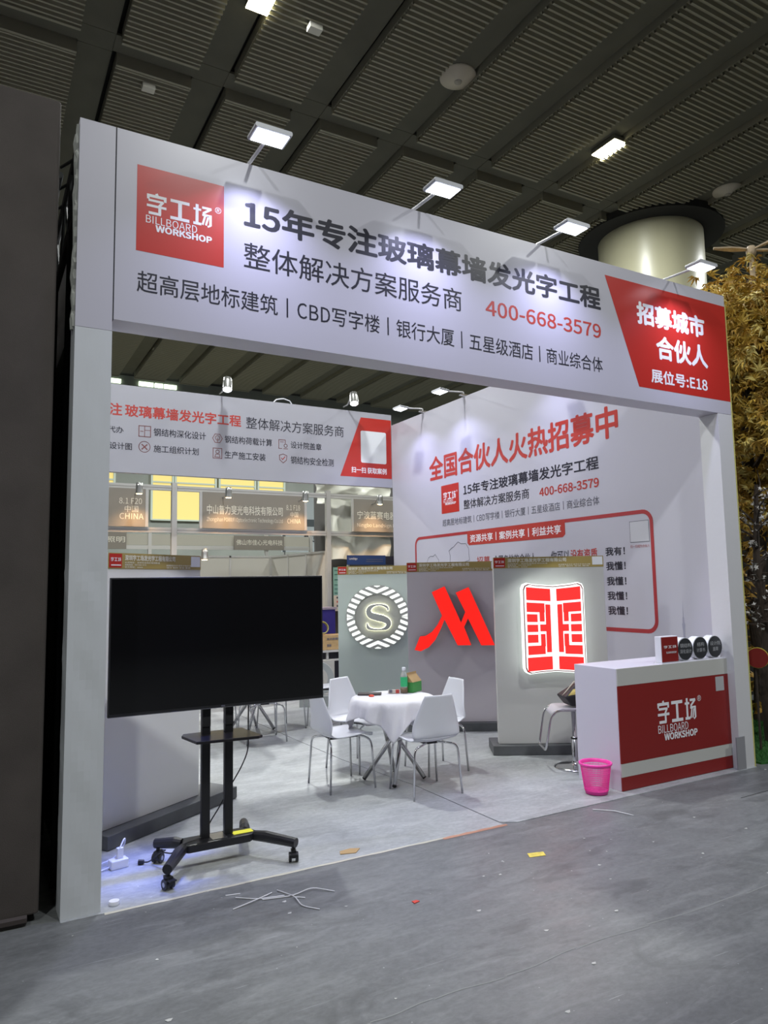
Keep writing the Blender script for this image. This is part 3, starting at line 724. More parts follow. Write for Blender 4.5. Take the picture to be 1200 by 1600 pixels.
# serif S as a stroke of varying width
Sc = [(.697,1.400,.010),(.690,1.450,.030),(.645,1.480,.030),(.580,1.493,.020),(.510,1.484,.030),(.450,1.455,.055),(.428,1.405,.070),(.455,1.350,.085),(.535,1.322,.092),(.620,1.300,.092),(.688,1.265,.080),(.702,1.215,.066),(.670,1.172,.050),(.600,1.152,.022),(.520,1.152,.022),(.455,1.162,.030),(.415,1.185,.040),(.404,1.245,.010)]
def s_poly(g=0):
    pts = []
    for i in range(len(Sc)-1):       # Catmull-Rom refinement
        p0 = Sc[max(0,i-1)]; p1 = Sc[i]; p2 = Sc[i+1]; p3 = Sc[min(len(Sc)-1,i+2)]
        for k in range(5):
            t = k/5; pts.append(tuple(.5*((2*p1[c])+(-p0[c]+p2[c])*t+(2*p0[c]-5*p1[c]+4*p2[c]-p3[c])*t*t+(-p0[c]+3*p1[c]-3*p2[c]+p3[c])*t**3) for c in range(3)))
    pts.append(Sc[-1]); L, R = [], []
    for i, q in enumerate(pts):
        a = Vector(pts[max(0,i-1)][:2]); b_ = Vector(pts[min(len(pts)-1,i+1)][:2]); d = (b_-a).normalized(); n_ = Vector((-d.y, d.x))
        c = Vector(q[:2]); h_ = max(.004, q[2]/2)+g
        L.append(c+n_*h_); R.append(c-n_*h_)
    return L, R
def s_mesh(g, y0, y1):
    L, R = s_poly(g); b = MB(); n = len(L)
    vs = [(p.x,y0,p.y) for p in L]+[(p.x,y0,p.y) for p in R]+[(p.x,y1,p.y) for p in L]+[(p.x,y1,p.y) for p in R]
    fs = []
    for i in range(n-1):
        fs += [(i,i+1,n+i+1,n+i),(2*n+i,3*n+i,3*n+i+1,2*n+i+1),(i,2*n+i,2*n+i+1,i+1),(n+i,n+i+1,3*n+i+1,3*n+i)]
    fs += [(0,n,3*n,2*n),(n-1,3*n-1,4*n-1,2*n-1)]
    return b.add(vs, fs)
s_mesh(0, -.062, -.050).build('letter_face', mat('letter_grey', (.36,.37,.35), .5), sg)
s_mesh(.003, -.040, -.026).build('letter_halo', mat('halo_led', (1,1,.8), .5, emit=(1.0,.98,.72), es=3.2), sg)

# -- left panel seen beyond the television
ang4 = 33.0
ld4 = display('grey display board standing behind the television at the left', (.37,1.08), ang4, .965, -.06, 1.30, .12, .22, pm=mat('pale_board', (.72,.72,.71), .5))

# ================================================================== COUNTER
ct = thing('counter', 'white reception counter with dark red front, white stripe and studio mark', 'counter', (4.33,.08,.005))
CWd, CDp, CHt = 1.475, .50, 1.012
bevel(MB().box(0,.004,0,CWd,CDp,CHt).build('carcass', mat('counter_white', (.62,.60,.68), .4), ct), .003)
GW = mat('counter_grey_white', (.50,.50,.47), .5)
def fpan(z0, z1, m, n): MB().box(.002,-.006,z0,CWd-.002,.004,z1).build(n, m, ct)
fpan(.868, CHt, GW, 'front_board'); fpan(.225, .866, REDDEEP, 'front_board'); fpan(.115, .223, GW, 'front_board'); fpan(.004, .113, REDDEEP, 'front_board')
logo(ct, .475, .355, .985, .685, WINK, -.0075)
MB().quad((1.275,-.0075,.720),(1.395,-.0075,.720),(1.395,-.0075,.850),(1.275,-.0075,.850)).build('blank_patch', mat('patch_grey', (.42,.42,.43), .5), ct)
# sample signs standing on the counter
zt = .005+CHt
st_ = thing('sign_stand', 'thin white strip base along the front edge of the counter', 'stand', (4.92,.09,zt))
MB().box(0,0,0,.87,.10,.008).build('strip', PLASTW, st_)
sq_ = thing('sample_sign', 'small square dark red sample sign box on the counter', 'sample sign', (4.925,.10,zt+.008))
bevel(MB().box(0,.0,0,.225,.07,.232).build('box', PLASTW, sq_), .004)
MB().box(.006,-.004,.006,.219,.0,.226).build('face', REDDEEP, sq_)
logo(sq_, .030, .11, .195, .15, WINK, -.0055, small=False, ring=False); txt(sq_, 'BILLBOARD WORKSHOP', .06, .195, .080, .098, WINK, -.0055, .01)
for cx, a, b_, wh in ((5.245,'钢结构','深化设计','nearest the square red sign'),(5.455,'结构','计算书','in the middle of the three discs'),(5.665,'设计院','盖章','at the right end of the counter')):
    d = thing('sample_sign', 'small round black-faced sample sign, %s' % wh, 'sample sign', (cx,.10,zt+.008))
    P = [(x, z+.106) for x, z in circ(0, 0, .098, 36)]
    MB().prism([(x, z+.106) for x, z in circ(0,0,.1045,36)], .0, .075).build('drum', PLASTW, d)
    MB().prism(P, -.005, 0).build('face', mat('disc_black', (.028,.030,.034), .4), d)
    w1, w2 = .026*len(a), .026*len(b_)
    txt(d, a, -w1*.95, w1*.95, .120, .158, mat('pale_ink', (.45,.46,.48), .5), -.0065); txt(d, b_, -w2*.75, w2*.75, .068, .105, MATS['pale_ink'], -.0065)

# ================================================================== PINK BASKET
PK = mat('hot_pink_plastic', (.90,.06,.40), .35)
bk_ = thing('waste_basket', 'hot pink slotted plastic waste basket in front of the counter', 'basket', (4.125,.165,.005))
Rr = lambda z: .092+.034*z/.255
b = MB(); b.lathe([(0,.006),(.092,.006),(.096,.03),(.099,.032)], 40); b.build('floor_dish', PK, bk_, smooth=True)
b = MB(); b.lathe([(Rr(.228)-.003,.226),(Rr(.228)+.002,.226),(Rr(.24)+.010,.236),(Rr(.255)+.012,.250),(Rr(.255)+.004,.256),(Rr(.25)-.003,.25),(Rr(.228)-.003,.226)], 40); b.build('rim', PK, bk_, smooth=True)
b = MB()
for k in range(56):
    a = 2*pi*k/56; b.tube([(Rr(z)*cos(a), Rr(z)*sin(a), z) for z in (.03,.10,.17,.23)], .0028, 4)
b.build('upright_ribs', PK, bk_, kind='stuff')
b = MB()
for i in range(11):
    z = .045+i*.0165; P = [(Rr(z)*cos(2*pi*k/40), Rr(z)*sin(2*pi*k/40), z) for k in range(41)]; b.tube(P, .0018 if i % 4 else .0032, 4, caps=False)
b.build('hoops', PK, bk_, kind='stuff')

# ================================================================== TELEVISION ON STAND
tv = thing('television', 'large black flat television with dark screen on a wheeled stand', 'television', (.275,.345,.985), radians(-1.2))
TW, TH = 1.43, .855
bevel(MB().box(0,0,0,TW,.032,TH).build('housing', BLACKP, tv), .003)
MB().box(.010,-.0015,.022,TW-.010,.001,TH-.010).build('screen', SCREEN, tv)
MB().box(TW*.5-.012,-.003,.006,TW*.5+.012,0,.014).build('badge', INKGREY, tv)
MB().box(0,-.002,.0,TW,.0,.003).build('bottom_trim', mat('trim_grey', (.12,.12,.13), .3), tv)
ts = thing('television_stand', 'black twin-post rolling television stand with a small shelf', 'stand', (.97,.40,.005))
def post(x): return MB().box(x-.028,-.018,.14,x+.028,.022,1.02)
for x in (-.075, .078):
    bevel(post(x).build('post', BLACKM, ts), .004)
    MB().box(x-.026,-.026,.86,x+.026,.028,1.05).build('collar', BLACKP, ts)
MB().box(-.12,-.02,1.05,.12,.03,1.55).build('mount_plate', BLACKM, ts); MB().box(-.45,-.014,1.16,.45,.0,1.22).build('mount_rail', BLACKM, ts); MB().box(-.45,-.014,1.42,.45,.0,1.48).build('mount_rail', BLACKM, ts)
# shelf, hexagonal outline
sh = MB(); sh.prismz([(-.20,.09),(-.225,.03),(-.19,-.21),(.20,-.255),(.235,-.23),(.20,.085)], .79, .808)
bevel(sh.build('shelf', mat('black_glass_shelf', (.012,.011,.013), .30, spec=.4), ts), .004)
MB().box(-.12,-.03,.765,.12,.03,.789).build('shelf_bracket', BLACKM, ts)
# base: beam and four splayed feet
b = MB(); b.prismz([(-.24,-.06),(-.20,.075),(.22,.075),(.26,-.04),(.20,-.095),(-.20,-.095)], .105, .155); beam = bevel(b.build('base_beam', BLACKM, ts), .008)
MB().box(-.045,-.075,.1552,.052,.05,.158).build('beam_slot', STEEL, ts)
MB().box(.165,-.02,.1565,.275,.04,.1585).build('yellow_label', mat('yellow_sticker', (.75,.72,.04), .5), ts) if False else MB().box(.10,-.055,.1555,.235,.01,.1575).build('yellow_label', mat('yellow_sticker', (.75,.72,.04), .5), ts)
blue_fill = thing('flood_lamp', 'added unseen blue fill lamp behind the front sign above the television', 'lamp', (.95,.30,3.75))  # added fill, out of view, for the blue cast on the floor
MB().box(-.09,-.06,0,.09,.06,.05).build('head', STEEL, blue_fill); MB().box(-.02,-.095,.01,.02,-.06,.04).build('bracket', STEEL, blue_fill)
MB().box(-.08,-.05,-.008,.08,.05,-.001).build('lens', mat('blue_fill_lens', (.3,.4,1), .5, emit=(.2,.3,1.0), es=6), blue_fill)
ld = bpy.data.lights.new('blue_fill_light', 'SPOT'); ld.energy = 800; ld.color = (.10,.18,1.0); ld.spot_size = radians(17); ld.spot_blend = .9; ld.shadow_soft_size = .08
lo = bpy.data.objects.new('blue_fill_light', ld); COL.objects.link(lo); lo.parent = blue_fill; lo.location = (0,0,-.03); lo.rotation_euler = (radians(2.5), radians(6), 0)
def caster(name, x, y, a):
    t = MB()
    q = Matrix.Translation((x,y,0)) @ Matrix.Rotation(a, 4, 'Z')
    t2 = MB().tube([(0,0,.06),(0,0,.105)], .012, 8).add([(-.012,-.03,.03),(.012,-.03,.03),(.012,.03,.03),(-.012,.03,.03),(-.016,-.03,.075),(.016,-.03,.075),(.016,.03,.075),(-.016,.03,.075)], [(0,3,2,1),(4,5,6,7),(0,1,5,4),(1,2,6,5),(2,3,7,6),(3,0,4,7)])
    t2.box(-.022,-.06,.055,.022,-.03,.062)
    t2.xf(q); f = t2.build('caster', BLACKP, ts)
    for sx in (-1, 1):
        wv = MB(); wv.tube([(sx*.013,0,.031),(sx*.030,0,.031)], .0305, 18); wv.xf(q); wv.build('wheel', BLACKM, f)
        h = MB(); h.tube([(sx*.030,0,.031),(sx*.0315,0,.031)], .014, 14); h.xf(q); h.build('wheel_hub', STEEL, f)
for (x0,y0,x1,y1,a) in ((-.22,-.04,-.375,-.295,.3),(.24,-.05,.42,-.29,-.3),(-.21,.05,-.335,.165,2.4),(.21,.05,.27,.255,-2.6)):
    d = Vector((x1-x0,y1-y0)).normalized()
    P = [(x0,y0,.128),(x0+(x1-x0)*.3,y0+(y1-y0)*.3,.132),(x1+d.x*.02,y1+d.y*.02,.118)]
    MB().tube(P, [.032,.036,.030], 12).build('foot', BLACKM, ts, smooth=False)
    caster('caster', x1, y1, a)
tag(MB().tube(fillet([(1.21,.47,1.0),(1.21,.47,.66),(1.16,.46,.56),(1.07,.44,.44),(1.01,.45,.33),(.93,.45,.22),(.90,.40,.166),(.78,.36,.168),(.68,.30,.16),(.66,.28,.14),(.63,.47,.10),(.58,.56,.02),(.545,.58,.02)], .05), .0045, 6).build('power_cable', BLACKP), 'black power cable hanging from the television down to its stand', 'cable')
bevel(tag(MB().tube([(.552,.585,.020),(.52,.60,.018)], [.014,.018], 8).build('power_plug', BLACKP), 'black power plug lying on the floor left of the television stand', 'plug'), .001)
# white adapter block and cables
ad = thing('power_adapter', 'white power adapter block on the floor beside the left pillar', 'adapter', (.40,.62,.003), radians(10))
bevel(MB().box(-.055,-.035,0,.055,.035,.055).build('block', PLASTW, ad), .006)
bevel(MB().box(-.01,-.01,.055,.03,.02,.12).build('plug', PLASTW, ad), .004)
MB().tube(fillet([(.01,.0,.12),(.05,.03,.17),(.08,.10,.11),(.02,.10,.03),(-.10,.09,.012),(-.22,.07,.010)], .04), .005, 6).build('cord', PLASTW, ad)
MB().tube([(-.05,0,.015),(-.12,-.01,.008),(-.20,.0,.008)], .005, 6).build('cord', PLASTW, ad)
tag(MB().lathe([(0,0),(.028,0),(.030,.008),(.028,.022),(.0,.024)], 20).build('white_puck', PLASTW, loc=(.285,.055,.004)), 'small round white puck on the floor near the left pillar', 'puck')

# ================================================================== FLOOR DEBRIS
wire = [fillet([(.84,-.36,.004),(.98,-.33,.012),(1.10,-.27,.006)], .05), fillet([(.90,-.22,.004),(1.00,-.31,.006),(1.15,-.34,.004)], .04), fillet([(1.02,-.33,.006),(1.19,-.37,.004),(1.32,-.34,.014),(1.42,-.44,.004)], .05), fillet([(1.14,-.25,.005),(1.19,-.40,.012),(1.18,-.52,.005),(1.25,-.61,.004)], .04), [(1.19,-.40,.008),(1.24,-.43,.004)], [(.86,-.16,.003),(.94,-.18,.003)]]
b = MB()
for w_ in wire: b.tube(w_, .0035, 5)
tag(b.build('wire_offcuts', mat('white_wire', (.62,.62,.62), .5)), 'tangle of thin white wire offcuts on the concrete before the booth', 'wire')
tag(MB().tube([(3.78,-.13,.004),(3.88,-.26,.010),(3.93,-.40,.004)], .0035, 5).build('wire_offcut', MATS['white_wire']), 'short straight white wire on the concrete below the pink basket', 'wire')
yp = MB(); yp.prismz([(2.72,-.63),(2.83,-.66),(2.86,-.60),(2.75,-.57)], .001, .003)
tag(yp.build('yellow_card', mat('yellow_card', (.75,.60,.10), .6, noise=.3, nscale=20)), 'small yellow printed card on the concrete floor', 'card')
cp = MB(); cp.prismz([(1.70,.06),(1.80,.03),(1.86,.09),(1.80,.12),(1.72,.11)], .004, .008)
tag(cp.build('cardboard_scrap', CARD), 'brown cardboard scrap on the front edge of the vinyl floor', 'scrap')
tag(MB().prismz([(1.73,-.82),(1.77,-.81),(1.76,-.79),(1.73,-.79)], .001, .005).build('red_scrap', mat('red_scrap', (.6,.05,.03), .6)), 'tiny red plastic scrap on the concrete floor', 'scrap')
rnd = random.Random(11)
sc_ = MB()
for i in range(90):
    x, y = rnd.uniform(-.2, 6), rnd.uniform(-3.2, -.1); r = rnd.uniform(.003, .011); a0 = rnd.random()*6
    sc_.add([(x+r*cos(a0+2*pi*k/5)*(1+.6*(k%2)), y+r*sin(a0+2*pi*k/5), .0015+.002*(k%2)) for k in range(5)], [(0,1,2,3,4)])
o = tag(sc_.build('floor_crumbs', mat('pale_crumb', (.5,.5,.48), .8)), 'tiny pale crumbs and chips scattered over the concrete', 'debris'); o['kind'] = 'stuff'

# ================================================================== TABLE AND CHAIRS
def make_chair():
    t = thing('shell_chair', 'chair', 'chair')
    # profile of the shell: seat front -> seat rear -> top of back (y forward = -y local is the front)
    pr_ = [(-.235,.430),(-.215,.450),(-.14,.456),(-.02,.446),(.10,.440),(.165,.452),(.205,.50),(.222,.57),(.236,.66),(.250,.75),(.262,.835)]
    wd = [.150,.190,.212,.220,.215,.200,.224,.222,.196,.164,.130]
    def smp(arr, t_):
        f = t_*(len(arr)-1); i = min(len(arr)-2, int(f)); k = f-i
        g = lambda j: arr[max(0,min(len(arr)-1,j))]
        p0, p1, p2, p3 = g(i-1), g(i), g(i+1), g(i+2)
        cr = lambda a, b_, c, d: .5*((2*b_)+(-a+c)*k+(2*a-5*b_+4*c-d)*k*k+(-a+3*b_-3*c+d)*k**3)
        return tuple(cr(p0[q], p1[q], p2[q], p3[q]) for q in range(2)) if isinstance(p1, tuple) else cr(p0, p1, p2, p3)
    def shell(t0, t1, nu=14, nv=16):
        def fn(u, v):
            tt = t0+(t1-t0)*v; y, z = smp(pr_, tt); w_ = smp(wd, tt); x = (2*u-1); e = x*x
            if tt > .58: y -= .055*e*min(1,(tt-.58)/.15)*(1.15-tt)*1.6
            else: z += .018*e*(1-abs(tt-.3)); z -= .0
            if tt < .12: z -= .03*(1-tt/.12)*.3
            return (x*w_, y, z)
        b = MB(); b.grid(fn, nu, nv); return b
    for nm, a, c in (('seat',0,.56),('backrest',.56,1)):
        o = shell(a, c).build(nm, PLASTW, t, smooth=True)
        md = o.modifiers.new('thick', 'SOLIDIFY'); md.thickness = .010; md.offset = 0
    for sx in (-1, 1):
        for sy, fx_, fy_ in ((-1,.235,-.215),(1,.232,.215)):
            P = [(sx*fx_,fy_,.0),(sx*(fx_-.025),fy_*.90,.405),(sx*.10,fy_*.78,.428),(sx*.03,fy_*.5,.428)]
            MB().tube(fillet(P, .06), .0095, 8).build('leg', CHROME, t, smooth=True)
    b = MB().box(-.07,-.13,.418,.07,.13,.438); b.build('seat_bracket', BLACKP, t)
    return t
ch0 = make_chair(); used = []
def place_chair(x, y, deg, label, group=None):
    c = ch0 if not used else copy_tree(ch0); used.append(1)
    c.location = (x, y, .005 if x > 2.9 else .0045); c.rotation_euler = (0,0,radians(deg)); c['label'] = label
    c['group'] = group or 'white shell chairs around the draped table'; return c
# deg: direction the chair faces, 0 = towards -y
place_chair(2.97, 1.00, 177, 'white shell chair nearest the camera, its back to the viewer')
place_chair(2.44, 1.56, 90, 'white shell chair left of the draped table, seen from the side')
place_chair(2.88, 2.08, 22, 'white shell chair behind the left part of the draped table, facing forward')
place_chair(3.46, 1.58, -93, 'white shell chair at the right of the draped table beside the red letter board')
G2 = 'white shell chairs behind the television'
place_chair(2.95, 4.32, -80, 'white shell chair beyond the television, right of the far table', G2)
place_chair(2.50, 3.78, 176, 'white shell chair before the far table, its legs under the television', G2)
place_chair(2.10, 4.35, 90, 'white shell chair left of the far table, behind the shelf of the stand', G2)
place_chair(3.58, 4.36, 60, 'white shell chair alone left of the ringed S board, only its legs in view', G2)

def make_table(x, y, label):
    t = thing('round_table', label, 'table', (x, y, .005))
    MB().lathe([(0,.715),(.35,.715),(.355,.722),(.355,.733),(.35,.737),(0,.737)], 40).build('tabletop', PLASTW, t)
    for k in range(4):
        a = radians(-30+90*k); a2 = a+radians(150)
        A = Vector((.27*cos(a), .27*sin(a), .018)); B_ = Vector((.25*cos(a2), .25*sin(a2), .714))
        lg = MB().tube([A, B_], .020, 12).build('leg', CHROME, t, smooth=True)
        MB().tube([A-(B_-A).normalized()*.012, A+(B_-A).normalized()*.012], .019, 10).build('foot_cap', BLACKP, lg)
    return t
TX, TY = 2.93, 1.47
make_table(TX, TY, 'round table on crossed chrome legs between four white chairs')
make_table(2.60, 4.42, 'far round table on crossed chrome legs behind the television')
# tablecloth: a square sheet over a round top
def cloth(x, y, rot, R=.362, h=.50, z=.7475, label=''):
    b = MB(); NA, NR = 144, 34; vs = []
    for i in range(NA):
        a = 2*pi*i/NA; ar = a-rot
        edge = h/max(abs(cos(ar)), abs(sin(ar)))*1.0
        edge = min(edge, h*1.40)
        for j in range(NR+1):
            s_ = edge*j/NR
            if s_ < R-.012: r, zz = s_, z
            else:
                d = s_-(R-.012); k = min(1, d/.05)
                fold = (.030*sin(a*9+.6)+.014*sin(a*17+1.2)+.008*sin(a*31+d*20))*min(1, d/.18)
                zz = z-d*.98+(.010 if d < .02 else .012)*(1-k)-.0
                r = R+.004+.010*k+.05*d+fold+.02
                if d < .02: r = R-.012+d*1.2; zz = z-d*.25
                elif d < .05: f = (d-.02)/.03; r = (R+.012)*(1-f)+r*f; zz = z-.005-(d-.02)*.9
            vs.append((x+r*cos(a), y+r*sin(a), zz))
    fs = [(i*(NR+1)+j, i*(NR+1)+j+1, ((i+1)%NA)*(NR+1)+j+1, ((i+1)%NA)*(NR+1)+j) for i in range(NA) for j in range(NR)]
    b.add(vs, fs); m = mat('thin_white_cloth', (.74,.73,.77), .75, bump=.12, bscale=30)
    o = b.build('tablecloth', m, smooth=True); md = o.modifiers.new('thick','SOLIDIFY'); md.thickness = .0015
    return tag(o, label, 'tablecloth')
cloth(TX, TY, radians(15), label='white cloth draped in folds over the round table between four chairs')
ZT = .751
# bottle
bt = thing('drink_bottle', 'green-labelled clear drink bottle with white cap on the draped table', 'bottle', (3.10,1.55,ZT))
MB().lathe([(0,0),(.030,0),(.033,.006),(.033,.05),(.031,.055),(.033,.06),(.033,.15),(.028,.175),(.016,.198),(.0145,.212)], 24).build('bottle_body', mat('clear_pet', (.70,.74,.72), .12, trans=.55, alpha=1), bt, smooth=True)
MB().lathe([(.0335,.062),(.0340,.064),(.0340,.148),(.0335,.150)], 24).build('paper_label', mat('green_label', (.03,.42,.16), .5), bt, smooth=True)
MB().lathe([(0,.003),(.0345,.004),(.0345,.052),(.0,.052)], 24).build('drink', mat('brown_drink', (.14,.09,.05), .3), bt, smooth=True)
MB().lathe([(.017,.208),(.0175,.21),(.0175,.236),(.016,.238),(0,.238)], 20).build('cap', PLASTW, bt, smooth=True)
# green carton
gc = thing('carton', 'open green and brown cardboard carton at the back of the draped table', 'box', (3.215,1.60,ZT), radians(28))
bevel(MB().box(-.085,-.06,0,.085,.06,.095).build('carton_body', mat('green_card', (.05,.26,.06), .7), gc), .002)
b = MB(); b.quad((-.085,-.061,.095),(.085,-.061,.095),(.085,.0,.165),(-.085,.0,.165)); b.quad((-.085,.061,.095),(-.085,.0,.165),(.085,.0,.165),(.085,.061,.095)); b.add([(.085,-.061,.095),(.085,.061,.095),(.085,0,.165)], [(0,1,2)]); b.add([(-.085,-.061,.095),(-.085,0,.165),(-.085,.061,.095)], [(0,1,2)])
b.build('carton_top', CARD, gc)
MB().box(-.085,-.002,.160,.085,.002,.182).build('handle_flap', CARD, gc)
# tablet, box, red scrap
bevel(tag(MB().box(-.11,-.055,0,.11,.055,.014).build('dark_tablet', mat('dark_wood', (.05,.04,.04), .4), loc=(2.79,1.66,ZT), rotz=-.55), 'dark flat tablet lying at the left edge of the draped table', 'tablet'), .003)
sb = thing('small_packet', 'small red and white packet on the draped table beside the bottle', 'packet', (3.02,1.60,ZT), -.4)
MB().box(-.055,-.02,0,.055,.02,.030).build('packet_body', mat('packet_cream', (.55,.50,.45), .5), sb); MB().box(.012,-.0205,.0,.045,.0205,.0305).build('red_end', REDINK, sb); MB().box(-.050,-.021,.006,-.020,.021,.0308).build('dark_label', INKGREY, sb)
tag(MB().lathe([(0,0),(.024,0),(.026,.006),(.018,.014),(0,.016)], 14).build('red_disc', mat('red_orange', (.75,.08,.04), .5), loc=(2.75,1.55,ZT)), 'small red disc on the draped table before the dark tablet', 'disc')

# ================================================================== BAR STOOL AND BAG
bs_ = thing('bar_stool', 'chrome bar stool with pale seat and looped footrest behind the counter', 'stool', (4.60,.90,.005), radians(-28))
MB().lathe([(0,0),(.20,0),(.203,.006),(.17,.016),(.06,.028),(.034,.040),(.032,.06),(0,.06)], 36).build('base', CHROME, bs_, smooth=True)
MB().lathe([(.030,.05),(.030,.27),(.022,.275),(.022,.52),(0,.52)], 20).build('column', CHROME, bs_, smooth=True)
MB().lathe([(.031,.262),(.034,.265),(.034,.275),(.031,.278)], 20).build('column_ring', BLACKP, bs_, smooth=True)
b = MB(); P = fillet([(-.17,-.15,.55),(-.235,-.15,.53),(-.29,-.145,.22),(-.30,-.13,.20)], .05); Q = [(x,-y,z) for x,y,z in P]
b.tube(fillet([(.15,-.15,.55),(-.20,-.15,.555),(-.255,-.145,.50),(-.31,-.135,.19),(-.31,.135,.19),(-.255,.145,.50),(-.20,.15,.555),(.15,.15,.55)], .05), .011, 10)
b.build('footrest_loop', CHROME, bs_, smooth=True)
def seatf(u, v):
    x = -.235+.42*v; e = (2*u-1); z = .566
    if v < .2: z -= .06*(1-v/.2)**2
    if v > .8: z += .10*((v-.8)/.2)**1.5
    return (x, e*.165*(1-.12*abs(2*v-1)**3), z+.008*e*e)
o = MB().grid(seatf, 12, 20).build('seat', mat('pale_seat', (.60,.58,.64), .3), bs_, smooth=True); md = o.modifiers.new('thick','SOLIDIFY'); md.thickness = .014; md.offset = 1
bg = thing('black_bag', 'black bag with yellow print slumped on the bar stool seat', 'bag', (4.66,.86,.590), radians(-20))
b = MB(); b.add([(-.13,-.10,0),(.16,-.10,0),(.16,.10,0),(-.13,.10,0),(-.20,-.11,.09),(.16,-.12,.12),(.16,.12,.12),(-.20,.11,.09),(-.05,-.03,.20),(.14,-.03,.22),(.14,.03,.22),(-.05,.03,.20)],
   [(0,3,2,1),(0,1,5,4),(1,2,6,5),(2,3,7,6),(3,0,4,7),(4,5,9,8),(5,6,10,9),(6,7,11,10),(7,4,8,11),(8,9,10,11)])
o = b.build('bag_body', mat('black_nylon', (.016,.016,.020), .6, bump=.3, bscale=20), bg); bevel(o, .012, 2)
MB().quad((-.17,-.104,.10),(-.06,-.106,.11),(-.02,-.070,.165),(-.10,-.070,.155)).build('yellow_print', mat('yellow_print', (.55,.45,.14), .6), bg)
MB().tube([(-.19,-.02,.09),(-.06,0,.215),(.12,0,.235)], .006, 6).build('pale_piping', mat('piping', (.55,.50,.42), .6), bg)

# ================================================================== STANDS BEHIND THE BOOTH
YB = 8.4
sf = thing('shell_scheme_frame', 'aluminium post and beam frame of the stands behind the booth', 'stand frame', (0,YB,0))
for x in (-.45, 2.55, 5.52, 8.5): 
    MB().box(x-.045,-.045,0,x+.045,.045,3.62).build('post', ALU, sf)
for xa, xb in ((-.40,2.50),(2.60,5.47),(5.57,8.45)):
    for z in (3.52, 2.78):
        MB().box(xa,-.035,z-.045,xb,.035,z+.045).build('beam', ALU, sf); MB().box(xa,-.037,z-.004,xb,-.0345,z+.004).build('beam_groove', mat('groove', (.25,.24,.22), .6), sf)
def name_board(label, x0, x1, lines):
    t = thing('name_board', label, 'name board', (x0, YB-.08, 2.825))
    wdt = x1-x0
    MB().box(0,0,0,wdt,.03,.65).build('board', BROWNBOARD, t)
    MB().box(-.05,.001,0,-.002,.03,.65).build('side_frame', ALU, t); MB().box(wdt+.002,.001,0,wdt+.05,.03,.65).build('side_frame', ALU, t)
    for s, xa, xb, za, zb, bo in lines: txt(t, s, xa-x0, xb-x0, za-2.825, zb-2.825, mat('board_ink', (.70,.66,.56), .5), -.004, bo)
name_board('brown name board marked CHINA at the left, behind the left pillar', 1.0, 2.05, [('8.1 F20',1.62,1.99,3.21,3.31,0),('中国',1.71,1.93,3.07,3.18,0),('CHINA',1.63,2.02,2.95,3.05,0)])
name_board('wide brown name board with two text lines in the middle stand frame', 3.03, 4.99, [('中山普力斐光电科技有限公司',3.11,4.55,3.08,3.25,.01),('Zhongshan PORRIFI Optoelectronic Technology Co.Ltd',3.11,4.55,2.93,3.03,0),('8.1 F18',4.62,4.90,3.20,3.30,0),('中国',4.70,4.86,3.07,3.17,0),('CHINA',4.64,4.91,2.95,3.04,0)])
name_board('brown name board at the right, partly hidden by the right wall', 6.05, 7.95, [('宁波蓝赛电器有限公司',6.12,7.6,3.08,3.24,.01),('Ningbo Landsign Electric Co.Ltd',6.12,7.6,2.90,3.0,0)])
for lx, lbl in ((1.88,'warm spotlight over the CHINA board at the left'),(3.40,'warm spotlight over the left end of the wide brown name board'),(4.87,'warm spotlight over the right end of the wide brown name board'),(6.46,'warm spotlight over the rightmost brown name board')):
    can(lbl, (lx, YB-.412, 3.36), (1.0,.58,.26), 42, WARML, 1.1, cold=False, aimv=(0,.10,-1))
can('warm spotlight low beside the gold banner of the left display board', (3.02, 8.12, 2.27), (1.0,.62,.30), 22, WARML, 1.1, cold=False, aimv=(0,.0,-1))
# cream partitions of the stands behind
def partition(name_, label, a, b_, z, npan):
    A = Vector((a[0],a[1])); B_ = Vector((b_[0],b_[1])); L_ = (B_-A).length
    t = thing('partition_wall', label, 'partition', (A.x, A.y, 0), math.atan2(B_.y-A.y, B_.x-A.x))
    for k in range(npan):
        MB().box(L_*k/npan+.02,-.01,.05,L_*(k+1)/npan-.02,.01,z-.04).build('partition_panel', PARTW, t)
    for k in range(npan+1): MB().box(L_*k/npan-.02,-.02,0,L_*k/npan+.02,.02,z).build('upright', ALU, t)
    MB().box(.02,-.02,z-.04,L_-.02,.02,z).build('top_rail', ALU, t)
partition('p', 'cream partition wall directly behind the television top', (1.6, 10.9), (5.26, 10.9), 2.45, 4)
partition('p', 'cream side partition running from the far partition to the tall frame post', (5.30, 10.9), (5.52, 8.5), 2.45, 3)
partition('p', 'low cream partition closing the stand behind the left board', (-.4, 8.47), (3.0, 8.47), 2.30, 3)
# second row of stands farther back
YC = 13.2
f2 = thing('stand_fascia_row', 'pale fascia boards of the farther row of stands', 'stand frame', (0,YC,0))
for k, (xa, xb) in enumerate(((.2,3.1),(3.15,6.0),(6.05,7.2))):
    MB().box(xa,0,2.80,xb,.05,3.06).build('fascia_board', mat('pale_fascia', (.47,.45,.38), .6), f2)
    MB().box(xa,-.02,2.70,xb,.06,2.79).build('beam', ALU, f2)
for x in (.15,3.12,6.02,7.25): MB().box(x-.04,-.03,0,x+.04,.06,3.12).build('post', ALU, f2)
n2 = thing('name_board', 'small brown name board on the farther fascia, below the wide board', 'name board', (5.15,YC-.075,2.70))
MB().box(0,0,0,1.32,.03,.36).build('board', BROWNBOARD, n2); txt(n2, '佛山市佳心光电科技', .05, 1.28, .12, .26, MATS['board_ink'], -.004, .01)
n3 = thing('name_board', 'small brown name board of the farther fascia at the left edge', 'name board', (1.6,YC-.075,2.70))
